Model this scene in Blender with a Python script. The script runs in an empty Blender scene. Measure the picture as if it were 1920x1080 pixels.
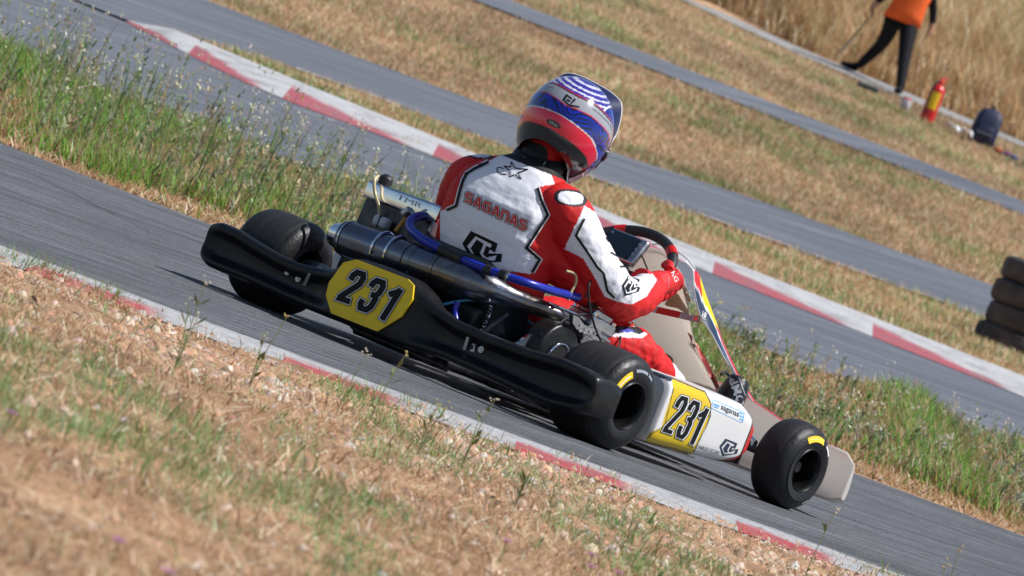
import bpy, bmesh, math, random
import numpy as np
from mathutils import Vector, Matrix, noise
from mathutils.bvhtree import BVHTree

random.seed(7); RNG = np.random.default_rng(7)
S = bpy.context.scene; COL = S.collection
# ------------------------------------------------------------------ camera
CAM_P = np.array([-18.37902786840608, -13.123264815539674, 0.7289760852042683])
FW = np.array([0.817581092876743, 0.5755266059846731, -0.018173672557669728])
UP = np.array([-0.19624470208845865, 0.3081755945100432, 0.9308683149890717])
UP = UP - FW * (UP @ FW); UP /= np.linalg.norm(UP)
RT = np.cross(FW, UP)
FOC = 15072.15
cam_d = bpy.data.cameras.new('camera'); cam = bpy.data.objects.new('camera', cam_d); COL.objects.link(cam)
cam_d.sensor_width = 36.0; cam_d.lens = FOC / 1920 * 36; cam_d.clip_end = 2000; cam_d.clip_start = 0.5
cam.matrix_world = Matrix(((RT[0], UP[0], -FW[0], CAM_P[0]), (RT[1], UP[1], -FW[1], CAM_P[1]), (RT[2], UP[2], -FW[2], CAM_P[2]), (0, 0, 0, 1)))
cam_d.dof.use_dof = True; cam_d.dof.focus_distance = 22.9; cam_d.dof.aperture_fstop = 17.0
S.camera = cam
S.view_settings.view_transform = 'Standard'; S.view_settings.look = 'None'
S.view_settings.exposure = 0.08; S.view_settings.gamma = 1.0
S.view_settings.use_curve_mapping = False
# ------------------------------------------------------------------ light
SUN = Vector((0.34, -0.52, 0.90)).normalized()          # direction towards the sun
W = bpy.data.worlds.new("World"); S.world = W; W.use_nodes = True
nt = W.node_tree; nt.nodes.clear()
sky = nt.nodes.new('ShaderNodeTexSky'); sky.sky_type = 'NISHITA'; sky.sun_disc = False
sky.sun_elevation = math.asin(SUN.z); sky.sun_rotation = math.atan2(SUN.x, SUN.y)
sky.air_density = 1.0; sky.dust_density = 0.6
bg = nt.nodes.new('ShaderNodeBackground'); bg.inputs[1].default_value = 0.085
wo = nt.nodes.new('ShaderNodeOutputWorld')
nt.links.new(sky.outputs[0], bg.inputs[0]); nt.links.new(bg.outputs[0], wo.inputs[0])
sd = bpy.data.lights.new('sun', 'SUN'); sd.energy = 5.0; sd.angle = math.radians(0.53); sd.color = (1.0, 0.975, 0.94)
so = bpy.data.objects.new('sun', sd); COL.objects.link(so)
so.rotation_euler = SUN.to_track_quat('Z', 'Y').to_euler(); so.location = (0, 0, 30)

# ------------------------------------------------------------------ helpers
def px(P):                                  # design-sheet coordinates of points (the drawing the liveries were traced on)
    P = np.atleast_2d(np.asarray(P, float)); d = P - CAM_P; z = d @ FW
    return np.stack([960 + FOC * (d @ RT) / z, 540 - FOC * (d @ UP) / z], 1)
def ray(x, y):
    d = FW * FOC + RT * (x - 960) - UP * (y - 540); return d / np.linalg.norm(d)
def on(x, y, ax, val):
    d = ray(x, y); i = 'xyz'.index(ax); return CAM_P + d * (val - CAM_P[i]) / d[i]

def principled(m): return m.node_tree.nodes['Principled BSDF']
def mat(name, col, rough=0.5, metal=0.0, var=0.12, vscale=30.0, bump=0.0, bscale=60.0, coat=0.0, vcol=False, stretch=None, rvar=0.0, spec=0.5):
    m = bpy.data.materials.new(name); m.use_nodes = True; t = m.node_tree; b = principled(m); L = t.links.new
    b.inputs['Roughness'].default_value = rough; b.inputs['Metallic'].default_value = metal
    b.inputs['Coat Weight'].default_value = coat; b.inputs['Coat Roughness'].default_value = 0.08
    b.inputs['Specular IOR Level'].default_value = spec
    tc = t.nodes.new('ShaderNodeTexCoord'); src = tc.outputs['Object']
    if stretch:
        mp = t.nodes.new('ShaderNodeMapping'); mp.inputs['Scale'].default_value = stretch; L(src, mp.inputs[0]); src = mp.outputs[0]
    n = t.nodes.new('ShaderNodeTexNoise'); n.inputs['Scale'].default_value = vscale; n.inputs['Detail'].default_value = 5; L(src, n.inputs['Vector'])
    mr = t.nodes.new('ShaderNodeMapRange'); mr.inputs[1].default_value = 0.3; mr.inputs[2].default_value = 0.7
    mr.inputs[3].default_value = 1 - var; mr.inputs[4].default_value = 1 + var; L(n.outputs[0], mr.inputs[0])
    mx = t.nodes.new('ShaderNodeVectorMath'); mx.operation = 'SCALE'; L(mr.outputs[0], mx.inputs['Scale'])
    if vcol:
        a = t.nodes.new('ShaderNodeAttribute'); a.attribute_name = 'Col'; L(a.outputs['Color'], mx.inputs[0])
    else: mx.inputs[0].default_value = col[:3]
    L(mx.outputs[0], b.inputs['Base Color'])
    if rvar:
        m2 = t.nodes.new('ShaderNodeMapRange'); m2.inputs[1].default_value = 0.3; m2.inputs[2].default_value = 0.7
        m2.inputs[3].default_value = max(0.02, rough - rvar); m2.inputs[4].default_value = rough + rvar; L(n.outputs[0], m2.inputs[0]); L(m2.outputs[0], b.inputs['Roughness'])
    if bump:
        n2 = t.nodes.new('ShaderNodeTexNoise'); n2.inputs['Scale'].default_value = bscale; n2.inputs['Detail'].default_value = 6; L(src, n2.inputs['Vector'])
        bp = t.nodes.new('ShaderNodeBump'); bp.inputs['Strength'].default_value = bump; bp.inputs['Distance'].default_value = 0.01
        L(n2.outputs[0], bp.inputs['Height']); L(bp.outputs[0], b.inputs['Normal'])
    return m

def tag(o, label=None, cat=None, group=None, kind=None):
    if label: o['label'] = label
    if cat: o['category'] = cat
    if group: o['group'] = group
    if kind: o['kind'] = kind
    return o
def empty(name, loc=(0, 0, 0), rz=0.0):
    o = bpy.data.objects.new(name, None); COL.objects.link(o); o.location = loc; o.rotation_euler = (0, 0, rz); o.empty_display_size = 0.1; return o
def mk(name, V, F, m, parent=None, smooth=True, mi=None, col=None, angle=40, fix=True, loc=None):
    me = bpy.data.meshes.new(name)
    me.from_pydata([tuple(map(float, v)) for v in V], [], [tuple(int(i) for i in f) for f in F])
    for mm in (m if isinstance(m, (list, tuple)) else [m]): me.materials.append(mm)
    if mi is not None: me.polygons.foreach_set('material_index', np.array(mi, dtype=np.int32))
    if fix:
        bm = bmesh.new(); bm.from_mesh(me); bmesh.ops.recalc_face_normals(bm, faces=bm.faces); bm.to_mesh(me); bm.free()
    if smooth:
        me.polygons.foreach_set('use_smooth', [True] * len(me.polygons))
        if angle: me.set_sharp_from_angle(angle=math.radians(angle))
    if col is not None:
        a = me.color_attributes.new('Col', 'FLOAT_COLOR', 'POINT'); c = np.ones((len(V), 4), np.float32); c[:, :3] = col; a.data.foreach_set('color', c.ravel())
    me.update()
    o = bpy.data.objects.new(name, me); COL.objects.link(o)
    if parent is not None: o.parent = parent
    if loc is not None: o.location = loc
    return o

class MB:                                   # collects shapes into one mesh
    def __init__(s): s.V = []; s.F = []; s.M = []
    def add(s, V, F, mi=0):
        k = len(s.V); s.V += [tuple(v) for v in V]; s.F += [tuple(i + k for i in f) for f in F]; s.M += [mi] * len(F); return s
    def box(s, c, d, mi=0, rot=None, bev=0.0):
        bm = bmesh.new(); bmesh.ops.create_cube(bm, size=1.0)
        for v in bm.verts: v.co = Vector((v.co.x * d[0], v.co.y * d[1], v.co.z * d[2]))
        if bev: bmesh.ops.bevel(bm, geom=list(bm.edges), offset=bev, segments=3, profile=0.6, affect='EDGES')
        R = rot if rot is not None else Matrix.Identity(3); bm.verts.ensure_lookup_table()
        s.add([R @ v.co + Vector(c) for v in bm.verts], [[v.index for v in f.verts] for f in bm.faces], mi); bm.free(); return s
    def tube(s, pts, r, n=12, mi=0, sm=6, caps=True, closed=False):
        s.add(*tube(pts, r, n, sm, caps, closed), mi=mi); return s
    def lathe(s, prof, c, ax, n=32, mi=0, caps=True):
        s.add(*lathe(prof, c, ax, n, caps), mi=mi); return s
    def build(s, name, m, parent=None, **k):
        return mk(name, s.V, s.F, m, parent, mi=s.M, **k)

def spline(pts, sm):
    P = [Vector(p) for p in pts]
    if sm <= 1 or len(P) < 3: return P
    out = []
    for i in range(len(P) - 1):
        a = P[max(i - 1, 0)]; b = P[i]; c = P[i + 1]; d = P[min(i + 2, len(P) - 1)]
        for k in range(sm):
            t = k / sm
            out.append(0.5 * ((2 * b) + (c - a) * t + (2 * a - 5 * b + 4 * c - d) * t * t + (3 * b - a - 3 * c + d) * t ** 3))
    out.append(P[-1]); return out
def tube(pts, r, n=12, sm=6, caps=True, closed=False):
    if isinstance(r, (list, tuple)):
        q = spline([(*p, ) for p in pts], sm); k = len(q); rr = np.interp(np.linspace(0, len(r) - 1, k), range(len(r)), r)
    else: q = spline(pts, sm); rr = [r] * len(q)
    V = []; F = []; u = None; N = len(q)
    for i, p in enumerate(q):
        if closed: t = (q[(i + 1) % N] - q[i - 1])
        else: t = q[min(i + 1, N - 1)] - q[max(i - 1, 0)]
        t.normalize()
        if u is None: u = t.orthogonal().normalized()
        u = (u - t * u.dot(t)).normalized(); w = t.cross(u)
        for k in range(n):
            a = 2 * math.pi * k / n; V.append(p + (u * math.cos(a) + w * math.sin(a)) * rr[i])
    for i in range(N if closed else N - 1):
        j = (i + 1) % N
        for k in range(n):
            F.append((i * n + k, i * n + (k + 1) % n, j * n + (k + 1) % n, j * n + k))
    if caps and not closed:
        F.append(tuple(range(n))); F.append(tuple((N - 1) * n + k for k in range(n)))
    return V, F
def frame(ax):
    z = Vector(ax).normalized(); x = z.orthogonal().normalized(); return x, z.cross(x), z
def lathe(prof, c, ax, n=32, caps=True):               # prof: (height along axis, radius)
    x, y, z = frame(ax); c = Vector(c); V = []; F = []
    for h, r in prof:
        for k in range(n):
            a = 2 * math.pi * k / n; V.append(c + z * h + (x * math.cos(a) + y * math.sin(a)) * r)
    for i in range(len(prof) - 1):
        for k in range(n):
            F.append((i * n + k, i * n + (k + 1) % n, (i + 1) * n + (k + 1) % n, (i + 1) * n + k))
    if not caps: return V, F
    if prof[0][1] > 1e-5: F.append(tuple(range(n)))
    if prof[-1][1] > 1e-5: F.append(tuple((len(prof) - 1) * n + k for k in range(n)))
    return V, F
def loft(secs, caps=True, closed=True):
    n = len(secs[0]); V = [p for s_ in secs for p in s_]; F = []
    for i in range(len(secs) - 1):
        for k in range(n if closed else n - 1):
            F.append((i * n + k, i * n + (k + 1) % n, (i + 1) * n + (k + 1) % n, (i + 1) * n + k))
    if caps and closed: F.append(tuple(range(n))); F.append(tuple((len(secs) - 1) * n + k for k in range(n)))
    return V, F
def ell(c, a, b, ra, rb, n=24, p=2.0):      # superellipse section
    c = Vector(c); a = Vector(a).normalized(); b = Vector(b).normalized(); o = []
    for k in range(n):
        t = 2 * math.pi * k / n; ct, st = math.cos(t), math.sin(t)
        o.append(c + a * ra * math.copysign(abs(ct) ** (2 / p), ct) + b * rb * math.copysign(abs(st) ** (2 / p), st))
    return o
def prism(poly, axis_dir, depth):           # extrude a 3D polygon
    d = Vector(axis_dir); n = len(poly); V = [Vector(p) for p in poly] + [Vector(p) + d * depth for p in poly]
    F = [tuple(range(n)), tuple(range(2 * n - 1, n - 1, -1))] + [(i, (i + 1) % n, n + (i + 1) % n, n + i) for i in range(n)]
    return V, F
def inpoly(P, poly):
    x, y = P[:, 0], P[:, 1]; r = np.zeros(len(P), bool); n = len(poly)
    for i in range(n):
        x1, y1 = poly[i]; x2, y2 = poly[(i + 1) % n]
        if y1 == y2: continue
        c = ((y1 > y) != (y2 > y)) & (x < (x2 - x1) * (y - y1) / (y2 - y1) + x1); r ^= c
    return r
def nearline(P, line, w):
    r = np.zeros(len(P), bool)
    for (x1, y1), (x2, y2) in zip(line[:-1], line[1:]):
        d = np.array([x2 - x1, y2 - y1]); L2 = d @ d; t = np.clip(((P - [x1, y1]) @ d) / L2, 0, 1)
        q = P - (np.array([x1, y1]) + t[:, None] * d); r |= (q * q).sum(1) < (w / 2) ** 2
    return r
def mverts(o):
    me = o.data; v = np.empty(len(me.vertices) * 3, np.float32); me.vertices.foreach_get('co', v)
    n = np.empty(len(me.vertices) * 3, np.float32); me.vertices.foreach_get('normal', n); return v.reshape(-1, 3), n.reshape(-1, 3)
def setcol(o, c):
    me = o.data; a = me.color_attributes.get('Col') or me.color_attributes.new('Col', 'FLOAT_COLOR', 'POINT')
    cc = np.ones((len(me.vertices), 4), np.float32); cc[:, :3] = c; a.data.foreach_set('color', cc.ravel())
def bvh_of(o):
    me = o.data; return BVHTree.FromPolygons([v.co.copy() for v in me.vertices], [tuple(p.vertices) for p in me.polygons])
def project(pts2, bvh, lift):               # wrap flat artwork onto a surface
    out = []; ds = []
    for x, y in pts2:
        d = Vector(ray(x, y)); h = bvh.ray_cast(Vector(CAM_P), d)
        out.append((d, h[3] if h[0] is not None else None))
        if h[0] is not None: ds.append(h[3])
    m = sum(ds) / max(len(ds), 1) if ds else 22.9
    return [Vector(CAM_P) + d * ((t if t is not None and abs(t - m) < 0.25 else m) - lift) for d, t in out]
def decal(name, polys, m, parent, bvh, lift=0.0015):  # polygons traced on the sheet -> thin print on the surface
    mb = MB()
    for poly in polys:
        bm = bmesh.new(); vs = [bm.verts.new((x, y, 0)) for x, y in poly]; bm.faces.new(vs)
        bmesh.ops.triangulate(bm, faces=list(bm.faces))
        for _ in range(3):
            ee = [e for e in bm.edges if e.calc_length() > 9]
            if not ee: break
            bmesh.ops.subdivide_edges(bm, edges=ee, cuts=1); bmesh.ops.triangulate(bm, faces=list(bm.faces))
        bm.verts.ensure_lookup_table(); bm.verts.index_update()
        V = project([(v.co.x, v.co.y) for v in bm.verts], bvh, lift); F = [[v.index for v in f.verts] for f in bm.faces]; bm.free()
        mb.add(V, F)
    return mb.build(name, m, parent, fix=False, angle=None)
_tc = {}
def text2d(body, off=0.0, shear=0.0, sp=1.0):
    k = (body, off, shear, sp)
    if k in _tc: return _tc[k]
    c = bpy.data.curves.new('t', 'FONT'); c.body = body; c.offset = off; c.shear = shear; c.fill_mode = 'FRONT'; c.space_character = sp; c.resolution_u = 4
    o = bpy.data.objects.new('t', c); COL.objects.link(o); dg = bpy.context.evaluated_depsgraph_get(); dg.update()
    me = bpy.data.meshes.new_from_object(o.evaluated_get(dg)); V = np.array([(v.co.x, v.co.y) for v in me.vertices]); F = [tuple(p.vertices) for p in me.polygons]
    bpy.data.objects.remove(o); bpy.data.curves.remove(c); bpy.data.meshes.remove(me); _tc[k] = (V, F); return V, F
def text_px(name, body, p0, p1, upv, m, parent, bvh, off=0.0, shear=0.0, lift=0.002, sp=1.0):
    V0, _ = text2d(body, 0.0, shear, sp); V, F = text2d(body, off, shear, sp); lo = V0.min(0); hi = V0.max(0)
    U = (V - lo) / (hi - lo); p0 = np.array(p0, float); du = np.array(p1, float) - p0; dv = np.array(upv, float)
    Q = p0 + U[:, :1] * du + U[:, 1:2] * dv
    return mk(name, project(Q, bvh, lift), F, m, parent, fix=False, angle=None)
def arc_pts(c, r, a0, a1, n): return [(c[0] + r * math.cos(a0 + (a1 - a0) * i / n), c[1] + r * math.sin(a0 + (a1 - a0) * i / n)) for i in range(n + 1)]

# ------------------------------------------------------------------ materials
M = {}
M['tyre'] = mat('tyre_rubber', (0.014, 0.014, 0.016), 0.45, var=0.2, vscale=25, bump=0.15, bscale=90, rvar=0.08, spec=.35)
M['rim'] = mat('dark_wheel_metal', (0.03, 0.03, 0.032), 0.32, 0.8, rvar=0.06)
M['plastic'] = mat('black_plastic', (0.009, 0.009, 0.010), 0.36, var=0.2, vscale=18, bump=0.06, bscale=180, rvar=0.08, spec=.38)
M['rubber'] = mat('black_rubber', (0.015, 0.015, 0.016), 0.5)
M['chrome'] = mat('polished_metal', (0.75, 0.77, 0.8), 0.12, 1.0, var=0.1, rvar=0.05)
M['alu'] = mat('cast_aluminium', (0.42, 0.43, 0.45), 0.34, 1.0, var=0.15, bump=0.1, bscale=120, rvar=0.08)
M['darkmetal'] = mat('dark_metal', (0.06, 0.06, 0.065), 0.35, 0.8, var=0.3)
M['blue'] = mat('blue_silicone_hose', (0.010, 0.025, 0.36), 0.30, var=0.06)
M['yellow'] = mat('yellow_number_plate', (0.93, 0.62, 0.004), 0.45, var=0.06, vscale=12, coat=0.3)
M['black'] = mat('black_print', (0.006, 0.006, 0.007), 0.55, spec=.25)
M['white'] = mat('white_print', (0.8, 0.8, 0.8), 0.35, var=0.03)
M['redp'] = mat('red_print', (0.62, 0.012, 0.012), 0.3, var=0.05)
M['navy'] = mat('navy_print', (0.02, 0.035, 0.07), 0.3, var=0.05)
M['grey'] = mat('grey_shell_plastic', (0.60, 0.55, 0.50), 0.42, var=0.08, vscale=9, bump=0.04, bscale=60)
M['silverp'] = mat('silver_print', (0.5, 0.5, 0.52), 0.3, 0.5)
M['lblue'] = mat('light_blue_print', (0.12, 0.45, 0.8), 0.4)
M['amber'] = mat('amber_tube', (0.55, 0.25, 0.04), 0.3)
M['cream'] = mat('cream_tube', (0.6, 0.5, 0.28), 0.3)
M['bottle'] = mat('translucent_bottle', (0.45, 0.48, 0.52), 0.3)
M['screen'] = mat('display_glass', (0.008, 0.014, 0.024), 0.12, coat=0.6)
M['glove'] = mat('red_glove_fabric', (0.62, 0.010, 0.012), 0.6, var=0.15, vscale=40, bump=0.35, bscale=45)
M['boot'] = mat('black_boot_leather', (0.012, 0.012, 0.013), 0.33, bump=0.2, bscale=50)
M['seat'] = mat('dark_seat_shell', (0.015, 0.018, 0.024), 0.3)
# ------------------------------------------------------------------ ground: s = metres ahead of the verge, t = metres across
F0 = np.array([0.81771614, 0.57562167]); R0 = np.array([0.57562167, -0.81771614]); ORG = CAM_P[:2]
_S = [-10, 30, 34, 38, 44, 49, 50.5, 52.3, 53, 59, 62, 65, 73, 75, 90, 91.5, 95, 100, 130, 200, 400]
_Z = [0, 0, .112, .20, .29, .347, .416, .50, .53, .70, .79, .963, 1.69, 1.84, 2.68, 2.79, 3.104, 3.629, 6.3, 15.5, 44.0]
def zt(s): return np.interp(s, _S, _Z)
def W3(s, t, dz=0.0):
    s = np.asarray(s, float); t = np.asarray(t, float); q = ORG + s[..., None] * F0 + t[..., None] * R0
    return np.concatenate([q, (zt(s) + dz)[..., None]], -1)
def w3(s, t, dz=0.0): return Vector(W3(np.array([float(s)]), np.array([float(t)]), dz)[0])
K1 = [(-9, 15.0), (-4, 18.2), (-1.21, 19.75), (-.4, 20.2), (.64, 20.85), (1.22, 21.35), (4, 23.3), (9, 26.8)]        # (t, s)
A1 = [(-12, 26), (-1.95, 29.5), (-1.1, 29.6), (1.45, 30.05), (2.14, 30.3), (6, 32), (14, 36)]
A2 = [(-12, 36), (-3, 37.6), (0, 37.8), (3.5, 38.0), (14, 39)]
KL = [(-20, 53.2), (-2.95, 51.6), (-2.42, 50.6), (-2.01, 50.0), (-1.63, 49.8), (-1.16, 50.0), (-.67, 50.0), (.93, 49.1), (1.67, 49.1), (3.15, 49.0), (14, 49)]
KU = [(-20, 53.3), (-2.95, 51.65), (-2.6, 52.2), (-2.1, 52.6), (-1.7, 52.4), (-1.2, 52.3), (-.64, 52.1), (.36, 51.3), (1.2, 51.1), (3.25, 51.2), (14, 51.2)]
N3 = [(-20, 53.25), (-2.95, 51.65), (-2.4, 52.6), (-1.95, 54.1), (-1.34, 54.7), (.28, 55.7), (1.16, 56.9), (2.25, 57.9), (3.24, 58.9), (14, 66)]
U3 = [(-20, 59), (-3.05, 61.9), (-1.95, 62.2), (.5, 63.0), (1.57, 64.1), (3.54, 65.0), (14, 70)]
L4 = [(-20, 73.1), (20, 73.1)]; U4 = [(-20, 74.95), (20, 75.1)]
LP = [(-25, 97), (.6, 91.9), (2.05, 89.9), (2.75, 89.5), (4.69, 88.6), (25, 80)]; KUS = [(t, s - 1.15) for t, s in KU]; KUS[0] = (-20, 53.25); KUS[1] = (-2.95, 51.75); KUS[2] = (-2.6, 51.55); UPP = [(-25, 98.5), (.6, 92.7), (2.05, 91.4), (3.3, 90.9), (4.74, 90.1), (25, 82)]
def ed(E, t): a = np.array(E); return np.interp(t, a[:, 0], a[:, 1])

def noise_mat(name, stops, scale=6.0, rough=0.9, bump=0.4, bscale=80, detail=8, mapping=None, extra=None, streak=None):
    m = bpy.data.materials.new(name); m.use_nodes = True; t = m.node_tree; b = principled(m); L = t.links.new
    b.inputs['Roughness'].default_value = rough; b.inputs['Specular IOR Level'].default_value = 0.25
    tc = t.nodes.new('ShaderNodeTexCoord'); src = tc.outputs['Object']
    if mapping:
        mp = t.nodes.new('ShaderNodeMapping'); mp.inputs['Rotation'].default_value = (0, 0, mapping[0]); mp.inputs['Scale'].default_value = mapping[1]; L(src, mp.inputs[0]); src2 = mp.outputs[0]
    else: src2 = src
    n = t.nodes.new('ShaderNodeTexNoise'); n.inputs['Scale'].default_value = scale; n.inputs['Detail'].default_value = detail; n.inputs['Roughness'].default_value = 0.62; L(src2, n.inputs['Vector'])
    r = t.nodes.new('ShaderNodeValToRGB'); L(n.outputs[0], r.inputs[0]); e = r.color_ramp.elements
    while len(e) < len(stops): e.new(0.5)
    for i, (p, c) in enumerate(stops): e[i].position = p; e[i].color = (*c, 1)
    out = r.outputs[0]
    if extra:
        n3 = t.nodes.new('ShaderNodeTexNoise'); n3.inputs['Scale'].default_value = extra[0]; n3.inputs['Detail'].default_value = 4; L(src, n3.inputs['Vector'])
        mr = t.nodes.new('ShaderNodeMapRange'); mr.inputs[1].default_value = 0.35; mr.inputs[2].default_value = 0.65; mr.inputs[3].default_value = extra[1]; mr.inputs[4].default_value = extra[2]; L(n3.outputs[0], mr.inputs[0])
        mx = t.nodes.new('ShaderNodeVectorMath'); mx.operation = 'SCALE'; L(out, mx.inputs[0]); L(mr.outputs[0], mx.inputs['Scale']); out = mx.outputs[0]
    for streak in (streak or ()):
        mp2 = t.nodes.new('ShaderNodeMapping'); mp2.inputs['Rotation'].default_value = (0, 0, mapping[0]); mp2.inputs['Scale'].default_value = streak[0]; L(src, mp2.inputs[0])
        n4 = t.nodes.new('ShaderNodeTexNoise'); n4.inputs['Scale'].default_value = streak[1]; n4.inputs['Detail'].default_value = 6; n4.inputs['Roughness'].default_value = .7; L(mp2.outputs[0], n4.inputs['Vector'])
        m4 = t.nodes.new('ShaderNodeMapRange'); m4.inputs[1].default_value = .35; m4.inputs[2].default_value = .68; m4.inputs[3].default_value = streak[2]; m4.inputs[4].default_value = streak[3]; L(n4.outputs[0], m4.inputs[0])
        x4 = t.nodes.new('ShaderNodeVectorMath'); x4.operation = 'SCALE'; L(out, x4.inputs[0]); L(m4.outputs[0], x4.inputs['Scale']); out = x4.outputs[0]
    L(out, b.inputs['Base Color'])
    n2 = t.nodes.new('ShaderNodeTexNoise'); n2.inputs['Scale'].default_value = bscale; n2.inputs['Detail'].default_value = 6; L(src, n2.inputs['Vector'])
    bp = t.nodes.new('ShaderNodeBump'); bp.inputs['Strength'].default_value = bump; bp.inputs['Distance'].default_value = 0.01; L(n2.outputs[0], bp.inputs['Height']); L(bp.outputs[0], b.inputs['Normal'])
    return m
M['soil'] = noise_mat('sandy_soil', [(0.3, (.22, .115, .06)), (0.5, (.40, .235, .13)), (0.7, (.55, .37, .23))], 5, extra=(1.1, .8, 1.15), bump=0.8, bscale=50)
TR = math.atan2(-1.05, 2.695)
M['asph'] = noise_mat('race_asphalt', [(0.28, (.066, .069, .077)), (0.5, (.124, .129, .140)), (0.68, (.205, .211, .224))], 9.0, 0.75, 0.9, 160, 9, mapping=(-TR, (0.10, 2.4, 1)), extra=(120, .62, 1.38), streak=[((1.1, 9, 1), 7, .70, 1.38), ((.05, .55, 1), 5, .70, 1.22)])
M['asph2'] = noise_mat('far_asphalt', [(0.3, (.085, .092, .110)), (0.5, (.132, .141, .165)), (0.7, (.185, .194, .218))], 3.0, 0.72, 0.5, 60, 8, mapping=(-0.62 + math.pi, (0.12, 1.3, 1)), extra=(30, .85, 1.15))
M['concrete'] = noise_mat('path_concrete', [(0.3, (.22, .22, .22)), (0.7, (.36, .35, .34))], 5)

sv = np.concatenate([np.arange(-8, 7, 1.0), np.arange(7, 22, .1), np.arange(22, 30, 1.0), np.arange(30, 60, .5), np.arange(60, 100, .5), np.arange(100, 140, 2), np.arange(140, 401, 20)])
uv = np.concatenate([np.linspace(-1, -.12, 18, endpoint=False), np.linspace(-.12, .12, 70), np.linspace(.12, 1, 19)[1:]])
SS, UU = np.meshgrid(sv, uv, indexing='ij'); TT = UU * (16 + .5 * np.abs(SS))
G = W3(SS, TT)
def fbm(x, y, sc, oc=4):
    return np.array([noise.fractal(Vector((a * sc, b * sc, 3.1)), 0.9, 2.0, oc) for a, b in zip(np.ravel(x), np.ravel(y))]).reshape(np.shape(x))
msk = (SS > 6.5) & (SS < ed(K1, TT) - 0.35) & (np.abs(TT) < 5)
hN = np.zeros(SS.shape); hN[msk] = fbm(G[..., 0][msk], G[..., 1][msk], 2.2) * .022
m5 = (SS > 92); hN[m5] += np.sin(TT[m5] * .45) * .25 + np.sin(TT[m5] * 1.1 + SS[m5] * .3) * .12
G[..., 2] += hN - 0.0
ns, nu = SS.shape
idx = np.arange(ns * nu).reshape(ns, nu)
Fq = np.stack([idx[:-1, :-1], idx[1:, :-1], idx[1:, 1:], idx[:-1, 1:]], -1).reshape(-1, 4)
ground = mk('ground', G.reshape(-1, 3), Fq, M['soil'], fix=False, angle=None); tag(ground, kind='structure')

def strip(name, E0, E1, m, t0, t1, dz, nt_=160, nc=10, dz1=None, prof=None, jag=0.0):
    t = np.linspace(t0, t1, nt_); a = ed(E0, t); b = ed(E1, t)
    if jag: a = a + jag * fbm(t, t * 0, 3.0); b = b + jag * fbm(t, t * 0 + 7, 3.0)
    V = []
    for i in range(nc + 1):
        f = i / nc; s_ = a + (b - a) * f; d = dz + (prof(f) * np.clip((t + 2.93) / .3, .10, 1) if prof else 0 * t)
        w_ = W3(s_, t, 0); w_[..., 2] += d; V.append(w_)
    V = np.array(V).reshape(-1, 3); idx = np.arange((nc + 1) * nt_).reshape(nc + 1, nt_)
    F = np.stack([idx[:-1, :-1], idx[:-1, 1:], idx[1:, 1:], idx[1:, :-1]], -1).reshape(-1, 4)
    o = mk(name, V, F, m, fix=False, angle=None)
    uvl = o.data.uv_layers.new(name='UVMap'); cum = np.concatenate([[0], np.cumsum(np.hypot(np.diff(t), np.diff(a)))])
    u = np.tile(cum, nc + 1); v_ = np.repeat(np.linspace(0, 1, nc + 1), nt_); li = np.empty(len(o.data.loops), np.int32); o.data.loops.foreach_get('vertex_index', li)
    uvl.data.foreach_set('uv', np.stack([u[li], v_[li]], 1).ravel().astype(np.float32)); return tag(o, kind='structure')
strip('kart_track', K1, A1, M['asph'], -9, 9, .004, 200, 40, jag=.02)
strip('middle_track', A2, KL, M['asph2'], -19, 13, .010, 200, 30)
strip('far_track', N3, U3, M['asph2'], -19, 13, .022, 200, 30, jag=.1)
strip('service_road', L4, U4, M['asph2'], -19, 19, .02, 80, 10, jag=.05)
strip('concrete_path', LP, UPP, M['concrete'], -24, 24, .02, 80, 6, jag=.05)

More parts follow.
